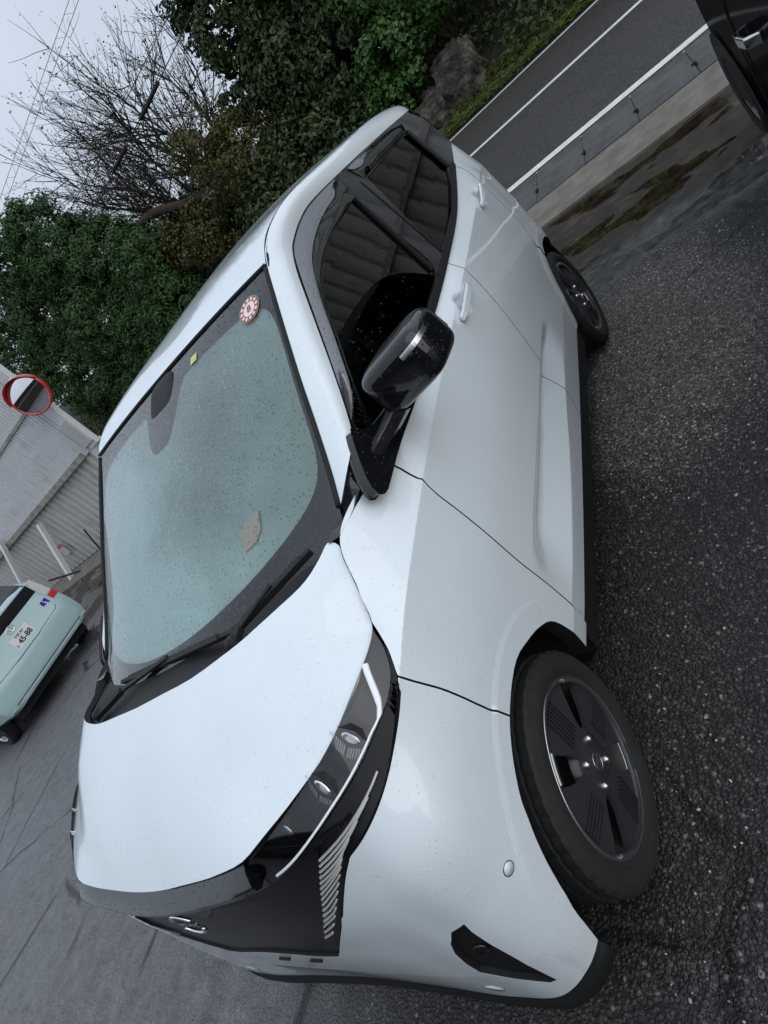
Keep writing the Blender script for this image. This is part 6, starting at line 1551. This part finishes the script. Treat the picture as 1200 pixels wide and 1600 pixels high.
# ground cover over the bank, and grass on the verge
rg = np.random.default_rng(31)
n_ = 46000
X_ = -13.25 - rg.random(n_)**1.3 * 6.0; Y_ = rg.uniform(-24, 9, n_)
Z_ = np.array([bank(a, b) for a, b in zip(X_, Y_)]) + rg.uniform(.0, .35, n_)
keep = ~((np.abs(Y_ + 1.25) < .95) & (X_ > -13.9))
P_ = np.stack([X_, Y_, Z_], 1)[keep]; Nn = rg.normal(size=P_.shape) * .5 + [.6, 0, .6]; Nn /= np.linalg.norm(Nn, axis=1, keepdims=True)
o = leaf_mesh('ground_cover', P_, Nn, .12, .5, M['lf_dark'], rg=rg); tag(o, 'dark leafy undergrowth covering the slope beyond the road', 'undergrowth', kind='stuff')
n_ = 15000
X_ = -12.86 - rg.random(n_)**1.1 * .75; Y_ = rg.uniform(-10, 8, n_)
Z_ = np.array([bank(a, b) for a, b in zip(X_, Y_)]) + .03
P_ = np.stack([X_, Y_, Z_ + rg.uniform(0, .10, n_)], 1)
Nn = rg.normal(size=P_.shape) * np.array([1, 1, .25]); Nn /= np.linalg.norm(Nn, axis=1, keepdims=True)
o = leaf_mesh('verge_grass', P_, Nn, .15, .16, M['grass'], rg=rg, axis=np.array([0, 0, 1.0]) * 0 + np.cross(Nn, [0, 0, 1.0])); tag(o, 'strip of grass and weeds between road edge and rock', 'grass', kind='stuff')

# rock
from mathutils import noise as mnoise
def rock_mat():
    m, nt, p, _ = mat_new('mossy_rock'); v = coord(nt)
    n1 = noise(nt, v, 3.2, 7, .65); n2 = noise(nt, v, 14, 5)
    c = ramp(nt, n1, [(.34, (.016, .013, .010)), (.5, (.085, .070, .056)), (.64, (.24, .21, .18))])
    c = mixc(nt, ramp(nt, n2, [(.5, 0.0), (.66, .8)]), c, (.038, .042, .016))
    nt.links.new(c, p.inputs['Base Color']); p.inputs['Roughness'].default_value = .8
    nt.links.new(bump(nt, n1, 1.0, .22, bump(nt, n2, .8, .06)), p.inputs['Normal'])
    return m
M['rock'] = rock_mat()
def rock(name, label, c, r, seed):
    bm = bmesh.new(); bmesh.ops.create_icosphere(bm, subdivisions=5, radius=1)
    for v in bm.verts:
        q = v.co * 1.35 + Vector((seed, seed * 2, 0))
        h = mnoise.fractal(q, 1.0, 2.0, 4); h2 = mnoise.ridged_multi_fractal(v.co * 2.4 + Vector((seed, 3, 1)), 1.0, 2.0, 4, 1.0, 2.0)
        k = 1 + .30 * h + .07 * (h2 - 1)
        d = v.co.copy(); d = Vector((math.copysign(abs(d.x)**.7, d.x), math.copysign(abs(d.y)**.7, d.y), math.copysign(abs(d.z)**.75, d.z)))
        v.co = Vector((d.x * r[0] * k, d.y * r[1] * k, d.z * r[2] * k))
    me = bpy.data.meshes.new(name); bm.to_mesh(me); bm.free()
    me.polygons.foreach_set('use_smooth', np.ones(len(me.polygons), dtype=bool)); me.set_sharp_from_angle(angle=R_(38)); me.materials.append(M['rock'])
    o = bpy.data.objects.new(name, me); COL.objects.link(o); o.location = c
    tag(o, label, 'rock', 'rocks beside the road')
rock('rock', 'large grey mossy boulder at the foot of the bank under the bright shrub', (-13.72, -1.18, 1.10), (.38, .50, .52), 4)
rock('rock', 'smaller leaning boulder left of the large mossy one, nearest the car roof', (-13.62, -1.86, .98), (.30, .30, .36), 9)

# ------------------------------------------------------------------ overhead cables
M['cable'] = simple('cable_sheath', (.03, .03, .032), .5)
def cable(name, label, a, b, r, sag=.1, ext=(0, 0)):
    a, b = Vector(a), Vector(b); d = b - a; a2, b2 = a - d * ext[0], b + d * ext[1]
    mb = MB(); mb.tube([a2.lerp(b2, t) - Vector((0, 0, sag * 4 * t * (1 - t))) for t in np.linspace(0, 1, 25)], r, 5)
    o = mb.build(name, M['cable'], None, smooth=True); tag(o, label, 'cable', 'overhead cables along the road'); return o
cable('overhead_cable', 'thin dark overhead cable crossing the sky beside the sleeved one', (-14, -4.63, 6.01), (-14, -16.57, 5.86), .010, .05, (1.2, 1.0))
sl = cable('overhead_cable', 'overhead cable with two thick black sleeves in front of the bare tree', (-14, -6.12, 5.55), (-14, -8.63, 5.46), .012, .0, (5, 6))
for a, b in (((-14, -6.12, 5.555), (-14, -7.09, 5.50)), ((-14, -7.86, 5.50), (-14, -8.63, 5.465))):
    mb = MB(); mb.tube([a, tuple((np.array(a) + np.array(b)) / 2 - [0, 0, .008]), b], .045, 10); mb.build('cable_sleeve', M['black_plastic'], sl, smooth=True)
lad = empty('suspended_cable', (-14, -8, 7.3)); tag(lad, 'pale suspended cable pair with spiral hanger at the far left of the sky', 'cable', 'overhead cables along the road')
M['cable_pale'] = simple('pale_cable', (.34, .35, .37), .5)
a, b = np.array((-14, -6.10, 7.50)), np.array((-14, -11.40, 7.27)); off = -np.array((-14, -8, 7.3))
for dz in (0, .16):
    mb = MB(); mb.tube([tuple(a + (b - a) * t + [0, 0, dz] + off) for t in np.linspace(-1.5, 2.6, 20)], .007, 5); mb.build('strand', M['cable_pale'], lad, smooth=True)
mb = MB(); mb.tube([tuple(a + (b - a) * t + [0, 0, .08 + .08 * math.cos(t * 60)] + off) for t in np.linspace(-1.5, 2.6, 520)], .005, 3); mb.build('spiral_hanger', M['cable_pale'], lad)

# ------------------------------------------------------------------ corrugated wall with beam, braces and mirror
def sheet_metal(name, c1, c2, rust):
    m, nt, p, _ = mat_new(name); v = coord(nt)
    n1 = noise(nt, coord(nt, 'Object', (1, .5, 2.5)), 2.2, 5); n2 = noise(nt, coord(nt, 'Object', (1, 6, .6)), 3.0, 4)
    c = mixc(nt, n1, c1, c2)
    c = mixc(nt, ramp(nt, n2, [(.56, 0.0), (.78, rust)]), c, (.075, .06, .045))
    nt.links.new(c, p.inputs['Base Color']); p.inputs['Roughness'].default_value = .55; p.inputs['Metallic'].default_value = .25
    return m
M['sheet'] = sheet_metal('galvanised_sheet', (.46, .48, .50), (.60, .62, .64), .35)
M['sheet2'] = sheet_metal('weathered_sheet', (.36, .365, .355), (.50, .50, .48), .65)
M['beam'] = conc_mat('mossy_beam', (.20, .195, .15), (.36, .35, .31), 9)
M['steel'] = simple('galvanised_steel', (.60, .61, .61), .45, metal=.3, noise_amt=.15)
wall = empty('corrugated_wall', (-6.0, -7.2, 0)); tag(wall, 'grey corrugated metal wall with mossy beam behind the pale green car', 'wall')
def corr(name, y0, y1, z0, z1, pitch, depth, mat, flat, x=0.0, parent=wall):
    prof = []; y = y0
    while y > y1:
        for f_, h in ((0, 0), (flat, 0), (flat + .12, depth), (.88, depth)): prof.append((y - f_ * pitch, h))
        y -= pitch
    vs, fs = [], []
    for yy, h in prof: vs += [(x + h, yy, z0), (x + h, yy, (z0 + z1) / 2), (x + h, yy, z1)]
    for i in range(len(prof) - 1):
        for k in range(2): fs.append((i * 3 + k, i * 3 + k + 1, i * 3 + 4 + k, i * 3 + 3 + k))
    return mesh_obj(name, vs, fs, mat, parent, smooth=False)
corr('upper_sheet', -.15, -14, 1.66, 2.76, .085, .022, M['sheet'], .42)
corr('upper_sheet', -.15, -14, 2.72, 4.1, .085, .022, M['sheet'], .42, x=-.02)
corr('lower_sheet', -.40, -14, .12, 1.70, .20, .045, M['sheet2'], .55, x=-.05)
mb = MB(); mb.box((.02, -6.9, 2.74), (.05, 13.6, .05)); mb.build('joint_batten', M['beam'], wall)
mb = MB(); mb.box((.04, -7.2, 1.70), (.10, 13.4, .11)); bevel(mb.build('beam', M['beam'], wall), .01)
mb = MB(); mb.box((.0, -.06, 2.9), (.10, .24, 2.5)); bevel(mb.build('corner_flashing', M['sheet'], wall), .01)
mb = MB(); mb.box((-.06, -.17, .85), (.10, .40, 1.7)); bevel(mb.build('corner_post', M['steel'], wall), .01)
mb = MB(); mb.box((.03, -.10, 1.98), (.10, .30, .50)); bevel(mb.build('patch_sheet', M['sheet2'], wall), .008)
mb = MB(); mb.box((-.30, -7, .12), (.5, 14, .24)); mb.build('footing', M['lid'], wall)
mb = MB(); mb.box((-.6, -7.9, 2.0), (.9, 12.0, 3.9)); mb.build('rear_sheet', M['sheet2'], wall)
for (a, b) in (((.10, -2.99, 1.52), (.82, -3.05, .10)), ((.10, -4.37, 1.87), (.80, -4.9, .30))):
    mb = MB(); mb.bar([a, b], .085, .085, (1, 0, .4)); mb.build('brace', M['steel'], wall)
mb = MB(); mb.box((.06, -3.38, .87), (.012, .22, .26)); sgn = mb.build('notice_sign', simple('sign_white', (.45, .45, .43), .5, noise_amt=.25), wall)
mb = MB(); mb.box((.069, -3.38, .965), (.008, .22, .07)); mb.build('notice_sign_header', M['red'], wall)
for a, b, r in (((.25, -2.2, .05), (.95, -3.0, .75), .02), ((.2, -1.8, .1), (.8, -2.9, .42), .025), ((.3, -2.4, .02), (.5, -1.6, .9), .016)):
    mb = MB(); mb.tube([a, b], r, 6); mb.build('leaning_pole', M['bark'], wall)

# convex road mirror with red hood
cm = empty('convex_mirror', (-5.80, -7.02, 2.79)); tag(cm, 'round convex traffic mirror with red rim and hood at the wall corner', 'mirror')
dirm = Vector((.86, .50, -.10)).normalized(); Q = dirm.to_track_quat('Z', 'Y').to_matrix()
def loc(mb): mb.v = [tuple(Q @ Vector(v)) for v in mb.v]; return mb
rc = 1.7
mb = MB(); mb.lathe([(.28 * t, .045 - (rc - math.sqrt(rc * rc - (.28 * t)**2)) ) for t in (0, .001)] + [(.28 * t, .045 - (rc - math.sqrt(rc * rc - (.28 * t)**2))) for t in np.linspace(.06, 1, 16)], 48, 'z'); loc(mb).build('mirror_face', M['mirror'], cm, smooth=True)
mb = MB(); mb.lathe([(.275, -.03), (.275, .025), (.290, .038), (.308, .022), (.308, -.05), (.24, -.09), (0, -.10)], 48, 'z'); loc(mb).build('mirror_rim', M['red'], cm, smooth=True)
vs, fs = [], []; upl = Q.inverted() @ Vector((0, 0, 1)); a0 = math.atan2(upl.y, upl.x)
for i, a in enumerate(np.linspace(-75, 75, 31)):
    dep = .17 * math.cos(R_(a * 1.08))**.7 if abs(a * 1.08) < 90 else 0
    for r, h in ((.308, 0), (.318, dep), (.323, dep), (.320, -.02)): vs.append(tuple(Q @ Vector((r * math.cos(a0 + R_(a)), r * math.sin(a0 + R_(a)), h))))
for i in range(30):
    for k in range(3): fs.append((i * 4 + k, i * 4 + k + 1, i * 4 + 5 + k, i * 4 + 4 + k))
mesh_obj('mirror_hood', vs, fs, M['red'], cm, smooth=True)
mb = MB(); mb.tube([(-.06, -.04, 0), (-.14, -.10, -.02), (-.16, -.14, -.05)], .03, 8); mb.tube([(-.06, -.05, -.30), (-.06, -.05, .35)], .025, 8); mb.build('bracket', M['steel'], cm, smooth=True)

# unseen dark building added behind the camera to darken reflections in the black parts
bld = empty('added_dark_building', (9.0, 1.0, 0)); tag(bld, 'unseen dark corrugated building added behind the viewer to darken the black parts', 'building')
def corr2():
    prof = []; y = -13.0
    while y < 13.0:
        for f_, q in ((0, 0), (.5, 0), (.62, .05), (.88, .05)): prof.append((y + f_ * .24, q))
        y += .24
    vs, fs = [], []
    for yy, q in prof: vs += [(-q, yy, .1), (-q, yy, 2.1), (-q, yy, 3.4)]
    for i in range(len(prof) - 1):
        for k in range(2): fs.append((i * 3 + k, i * 3 + k + 1, i * 3 + 4 + k, i * 3 + 3 + k))
    mesh_obj('wall_sheet', vs, fs, M['brown_sheet'], bld, smooth=False)
    mb = MB(); mb.box((-.06, 0, 2.3), (.10, 26, .16)); mb.build('wall_beam', M['beam'], bld)
    mb = MB(); mb.box((2.5, 0, 3.48), (6.4, 26.6, .12)); mb.build('roof', M['sheet'], bld)
    mb = MB(); mb.box((2.6, 0, 1.7), (5.0, 26.0, 3.4)); mb.build('building_core', M['brown_sheet'], bld)
M['brown_sheet'] = sheet_metal('brown_sheet', (.045, .035, .028), (.07, .055, .045), .3)
corr2()

# ribbed roadside shed beyond the road, right of the frame: the side windows mirror it
shd = empty('roadside_shed', (-13.45, 2.3, 0)); tag(shd, 'ribbed metal roadside shed mirrored in the front side window of the white car', 'shed')
prof = []; y = 0.0
while y < 11.0:
    for f_, q in ((0, 0), (.45, 0), (.55, .09), (.90, .09)): prof.append((y + f_ * .42, q))
    y += .42
vs, fs = [], []
for yy, q in prof: vs += [(q, yy, .1), (q, yy, 2.2), (q, yy, 4.6)]
for i in range(len(prof) - 1):
    for k in range(2): fs.append((i * 3 + k, i * 3 + 3 + k, i * 3 + 4 + k, i * 3 + k + 1))
mesh_obj('wall_sheet', vs, fs, M['sheet2'], shd, smooth=False)
mb = MB(); mb.box((.14, 5.5, 2.35), (.12, 11.2, .16)); mb.build('wall_beam', M['beam'], shd)
mb = MB(); mb.box((-1.3, 5.5, 2.3), (2.5, 11.0, 4.6)); mb.build('shed_core', M['sheet2'], shd)
mb = MB(); mb.box((-1.2, 5.5, 4.68), (3.4, 11.6, .12)); mb.build('roof', M['sheet'], shd)
# ------------------------------------------------------------------ the other two cars
M['teal'] = paint('pale_teal_paint', (.34, .475, .485), dens=.1, coat=.8, rough=.4)
def flat_black():
    m, nt, p, out = mat_new('wet_black_paint')
    p.inputs['Base Color'].default_value = (.010, .010, .011, 1); p.inputs['Roughness'].default_value = .6; p.inputs['Specular IOR Level'].default_value = 0.0
    gl = N(nt, 'ShaderNodeBsdfGlossy'); gl.inputs['Roughness'].default_value = .10
    b_ = bump(nt, drops_height(nt, 70, .5), .8, .006); nt.links.new(b_, gl.inputs['Normal'])
    ms = N(nt, 'ShaderNodeMixShader'); ms.inputs[0].default_value = .09
    nt.links.new(p.outputs[0], ms.inputs[1]); nt.links.new(gl.outputs[0], ms.inputs[2]); nt.links.new(ms.outputs[0], out.inputs[0])
    return m
M['blackpaint'] = flat_black()
M['lamp_clear'] = simple('lamp_clear', (.60, .58, .56), .15, coat=1.0, noise_amt=.4, nscale=40)
M['plate'] = simple('plate_white', (.70, .71, .70), .4, noise_amt=.04)
M['plate_ink'] = simple('plate_green', (.010, .045, .022), .5)
M['blue'] = simple('sticker_blue', (.010, .022, .32), .4, noise_amt=.05)
def sup(h, w0, w1, n=10):
    pass
def loft_car(name, st, mat, parent, sharp=28):
    """st: list of (y, [(half width, z) ...]) -> closed lofted shell symmetrical in x"""
    vs, fs = [], []; m = len(st[0][1]); R2 = 2 * m
    for y, sec in st:
        vs += [(w, y, z) for w, z in sec] + [(-w, y, z) for w, z in sec[::-1]]
    for i in range(len(st) - 1):
        for k in range(R2): fs.append((i * R2 + k, i * R2 + (k + 1) % R2, (i + 1) * R2 + (k + 1) % R2, (i + 1) * R2 + k))
    for b in (0, (len(st) - 1) * R2):
        for k in range(m - 1):
            q = (b + k, b + k + 1, b + R2 - 2 - k, b + R2 - 1 - k); fs.append(q if b else q[::-1])
    o = mesh_obj(name, vs, fs, mat, parent, True)
    bm = bmesh.new(); bm.from_mesh(o.data); bmesh.ops.recalc_face_normals(bm, faces=bm.faces); bm.to_mesh(o.data); bm.free()
    o.data.polygons.foreach_set('use_smooth', np.ones(len(o.data.polygons), dtype=bool)); o.data.set_sharp_from_angle(angle=R_(sharp))
    return o
def plain_wheel(parent, loc, outward, r=.29, rim=.19, bright=True):
    w = empty('wheel', loc, 0, parent)
    mb = MB(); mb.lathe([(rim, -.08), (r - .04, -.09), (r - .01, -.07), (r, -.04), (r, .04), (r - .01, .07), (r - .04, .09), (rim, .08)], 48)
    if outward == 'x': mb.v = [(v[1], v[0], v[2]) for v in mb.v]; mb.f = [f[::-1] for f in mb.f]
    mb.build('tyre', M['rubber'], w, smooth=True)
    mb = MB()
    for sgn in (1, -1):
        mb.lathe([(0, .055 * sgn), (.05, .06 * sgn), (.06, .045 * sgn), (rim * .8, .055 * sgn), (rim, .075 * sgn), (rim + .008, .07 * sgn)], 40)
        for k in range(7):
            a = 2 * math.pi * k / 7
            mb.bar([(.05 * math.cos(a), .064 * sgn, .05 * math.sin(a)), (rim * .9 * math.cos(a), .07 * sgn, rim * .9 * math.sin(a))], .03, .01, (0, 1, 0))
    if outward == 'x': mb.v = [(v[1], v[0], v[2]) for v in mb.v]; mb.f = [f[::-1] for f in mb.f]
    mb.build('rim', M['satin'] if bright else M['cover'], w, sharp=40)
    return w

# pale teal hatchback, its tail towards the camera
tc = empty('teal_hatchback', (-2.63, -7.1, 0)); tag(tc, 'pale teal hatchback seen from behind with white number plate, parked beside the corrugated wall', 'car')
def sec(w, zb, zt, wt, belt=1.0):
    return [(w * .86, zb), (w * .97, zb + .06), (w, zb + .22), (w * 1.005, .62), (w * .985, .80), (w * .955, belt), (w * .955 + (wt - w * .955) * .5, belt + (zt - belt) * .5), (wt + .05, zt - .06), (wt - .03, zt - .012), (wt * .6, zt)]
st = [(.045, [(.55, .30), (.66, .34), (.72, .42), (.73, .55), (.70, .62), (.64, .64), (.6, .645), (.55, .65), (.5, .652), (.3, .655)]),
      (.02, [(.62, .285), (.75, .32), (.80, .42), (.805, .58), (.79, .66), (.74, .69), (.7, .70), (.6, .705), (.5, .707), (.3, .71)]),
      (.0, [(.68, .28), (.80, .32), (.845, .43), (.85, .60), (.835, .74), (.80, .95), (.77, 1.08), (.73, 1.15), (.6, 1.165), (.4, 1.17)]),
      (-.06, sec(.865, .275, 1.22, .70)), (-.28, sec(.875, .27, 1.33, .66)), (-.50, sec(.88, .26, 1.465, .63)), (-.8, sec(.88, .25, 1.50, .62)), (-1.8, sec(.88, .25, 1.52, .63)), (-2.6, sec(.88, .25, 1.50, .62)),
      (-3.0, sec(.88, .25, 1.35, .62)), (-3.5, sec(.88, .25, 1.03, .66, .96)), (-4.0, sec(.86, .25, .94, .62, .88)), (-4.25, [(w * .9, z) for w, z in sec(.80, .27, .80, .58, .74)])]
loft_car('body', st, M['teal'], tc)
# rear glass, roof edge, side glass
def quad(name, pts, mat, parent, t=.006, d=(0, 1, 0)):
    mb = MB(); mb.prism(pts, tuple(-x * t for x in d)); return mb.build(name, mat, parent)
mb = MB(); mb.add([(-.665, .008, 1.0), (.665, .008, 1.0), (.66, .004, 1.15), (-.66, .004, 1.15), (.64, -.075, 1.235), (-.64, -.075, 1.235), (.60, -.34, 1.43), (-.60, -.34, 1.43)], [(0, 1, 2, 3), (3, 2, 4, 5), (5, 4, 6, 7)]); mb.build('rear_glass', M['black_gloss'], tc)
for s in (1, -1): quad('side_glass', [(s * .845, -.45, 1.02), (s * .66, -.62, 1.42), (s * .655, -2.5, 1.42), (s * .845, -2.9, 1.02)], M['dark_glass'], tc, .02, (s, 0, .3))
for s in (1, -1):
    lm = empty('tail_lamp', parent=tc)
    quad('clear_lens', [(s * .695, .014, .865), (s * .815, .006, .875), (s * .755, .010, 1.16), (s * .700, .014, 1.17), (s * .670, .014, 1.02)], M['lamp_clear'], lm, .03)
    quad('red_lens', [(s * .715, .018, .765), (s * .835, .008, .775), (s * .815, .010, .868), (s * .70, .016, .858)], M['red'], lm, .03)
gapm = M['dark_inner']
mb = MB(); mb.tube([(-.72, .0, .93), (-.665, .012, .72), (-.60, .03, .672), (-.2, .042, .655), (.2, .042, .655), (.60, .03, .672), (.665, .012, .72), (.72, .0, .93)], .006, 6); mb.build('hatch_gap', gapm, tc)
mb = MB(); mb.box((0, .045, .355), (1.36, .012, .010)); mb.build('bumper_line', gapm, tc)
mb = MB(); mb.bar([(-.78, .025, .345), (-.4, .052, .335), (.4, .052, .335), (.78, .025, .345)], .022, .02, (0, 1, 0)); mb.build('bumper_lip', M['teal'], tc)
mb = MB(); mb.box((0, .002, .905), (1.20, .014, .010)); mb.build('hatch_crease', gapm, tc)
mb = MB(); mb.prism([(-.36, .004, .675), (.36, .004, .675), (.33, .004, .895), (-.33, .004, .895)], (0, -.02, 0)); mb.build('plate_recess', M['teal'], tc)
# number plate
pl = empty('number_plate', (-.075, .018, .793), parent=tc)
mb = MB(); mb.box((0, 0, 0), (.33, .006, .165)); bevel(mb.build('plate_board', M['plate'], pl), .006, 2)
TB = Matrix(((-1, 0, 0, 0), (0, 0, 1, 0), (0, 1, 0, 0), (0, 0, 0, 1)))       # readable from +y
lettering('plate_digits', '45-88', .098, M['plate_ink'], pl, Matrix.Translation((-.022, .0035, -.027)) @ TB, .001, bold=.003)
lettering('plate_kana', 'め', .040, M['plate_ink'], pl, Matrix.Translation((.140, .0035, -.040)) @ TB, .001, bold=.001)
lettering('plate_region', '下田 301', .044, M['plate_ink'], pl, Matrix.Translation((.0, .0035, .052)) @ TB, .001, bold=.0012)
# oval emblem
em = empty('tail_emblem', (-.07, .012, .957), parent=tc)
def oval(a, b, r, name, rot=0.0, cz=0.0):
    mb = MB(); mb.tube([(a * math.cos(t), 0, b * math.sin(t) + cz) for t in np.linspace(0, 2 * math.pi, 33)], r, 6, cap=False); mb.build(name, M['chrome'], em, smooth=True)
oval(.062, .043, .006, 'emblem_oval'); oval(.024, .042, .005, 'emblem_oval'); oval(.050, .015, .005, 'emblem_oval', cz=.022)
# blue accessibility sticker with a white wheelchair symbol
bs_ = empty('access_sticker', (-.60, .012, .815), parent=tc)
mb = MB(); mb.box((0, 0, 0), (.125, .004, .125)); mb.build('sticker_border', M['plate'], bs_)
mb = MB(); mb.box((0, .002, 0), (.113, .004, .113)); mb.build('sticker_field', M['blue'], bs_)
mb = MB(); mb.tube([(.012 + .026 * math.cos(t), .005, -.014 + .026 * math.sin(t)) for t in np.linspace(math.pi * .75, math.pi * 2.05, 15)], .0045, 6)
mb.tube([(.004, .005, .026), (.002, .005, -.004), (-.018, .005, -.006), (-.028, .005, -.034), (-.036, .005, -.032)], .0055, 6); mb.tube([(.002, .005, .010), (-.016, .005, .010)], .0045, 6)
mb.lathe([(0, .003), (.009, .003), (.009, 0)], 14, 'y', (.005, .004, .040)); mb.build('wheelchair_symbol', M['plate'], bs_)
mb = MB(); mb.bar([(-.52, .004, .965), (-.58, .003, .965)], .016, .004, (0, 1, 0)); mb.build('model_badge', M['satin'], tc)
for sx in (.79, -.79):
    for yy in (-.75, -3.35): plain_wheel(tc, (sx, yy, .29), 'x')
mb = MB(); mb.box((0, -2.1, .25), (1.4, 3.9, .16)); mb.build('underbody', M['dark_inner'], tc)
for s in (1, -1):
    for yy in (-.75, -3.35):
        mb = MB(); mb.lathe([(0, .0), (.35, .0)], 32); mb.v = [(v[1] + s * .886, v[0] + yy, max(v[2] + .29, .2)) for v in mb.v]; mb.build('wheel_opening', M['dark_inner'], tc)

# black car at the right edge, parked parallel with the white one
bc = empty('black_car', (-2.339, 2.584, 0), math.pi / 2 + R_(2)); tag(bc, 'glossy black car cut off by the right edge of the picture', 'car')
# local +y = world -x (its end by the road), local x = world y
bst = []
def bsec(w, zt, wt): return [(w * .86, .20), (w * .96, .24), (w, .42), (w * 1.0, .62), (w * .99, .80), (w * .95, .96), (w * .90, 1.05), (wt + .06, zt - .12), (wt - .02, zt - .02), (wt * .5, zt)]
for y, k, zt, wt in ((1.84, .72, .95, .45), (1.80, .86, 1.10, .55), (1.70, .94, 1.40, .58), (1.55, .975, 1.55, .60), (1.2, 1.0, 1.62, .62), (.2, 1.0, 1.64, .62), (-.6, 1.0, 1.60, .60), (-1.1, 1.0, 1.25, .60), (-1.55, .98, .98, .60), (-1.75, .88, .86, .5)):
    bst.append((y, bsec(.80 * k, zt, wt)))
bb = loft_car('body', bst, M['blackpaint'], bc, 60)
sm_ = bb.modifiers.new('smooth', 'SUBSURF'); sm_.levels = 2; sm_.render_levels = 2
for s in (1, -1):
    for yy in (1.25, -1.25):
        plain_wheel(bc, (s * .725, yy, .285), 'x', r=.285)
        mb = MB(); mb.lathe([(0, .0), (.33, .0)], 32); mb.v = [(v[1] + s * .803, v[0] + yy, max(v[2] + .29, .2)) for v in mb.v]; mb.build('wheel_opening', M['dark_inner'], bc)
    for yy in (.20, -.80):
        mb = MB(); mb.bar([(s * .792, yy + .115, .735), (s * .838, yy + .085, .742), (s * .846, yy, .746), (s * .838, yy - .085, .742), (s * .792, yy - .115, .735)], .045, .020, (s, 0, 0)); bevel(mb.build('door_handle', M['chrome'], bc), .006, 3)
    quad('side_glass', [(s * .765, 1.45, 1.02), (s * .665, 1.35, 1.48), (s * .665, -.5, 1.48), (s * .765, -1.0, 1.02)], M['dark_glass'], bc, .02, (s, 0, .25))
    mb = MB(); mb.tube([(s * .803, .62, .30), (s * .806, .60, .60), (s * .775, .62, 1.02)], .004, 5); mb.build('door_gap', M['dark_inner'], bc)
    mb = MB(); mb.tube([(s * .803, -.38, .30), (s * .806, -.40, .60), (s * .775, -.38, 1.02)], .004, 5); mb.build('door_gap', M['dark_inner'], bc)
quad('tail_glass', [(-.5, 1.735, 1.05), (.5, 1.735, 1.05), (.46, 1.60, 1.45), (-.46, 1.60, 1.45)], M['dark_glass'], bc, .02, (0, 1, .3))
mb = MB(); mb.box((0, 0, .22), (1.3, 3.2, .14)); mb.build('underbody', M['dark_inner'], bc)
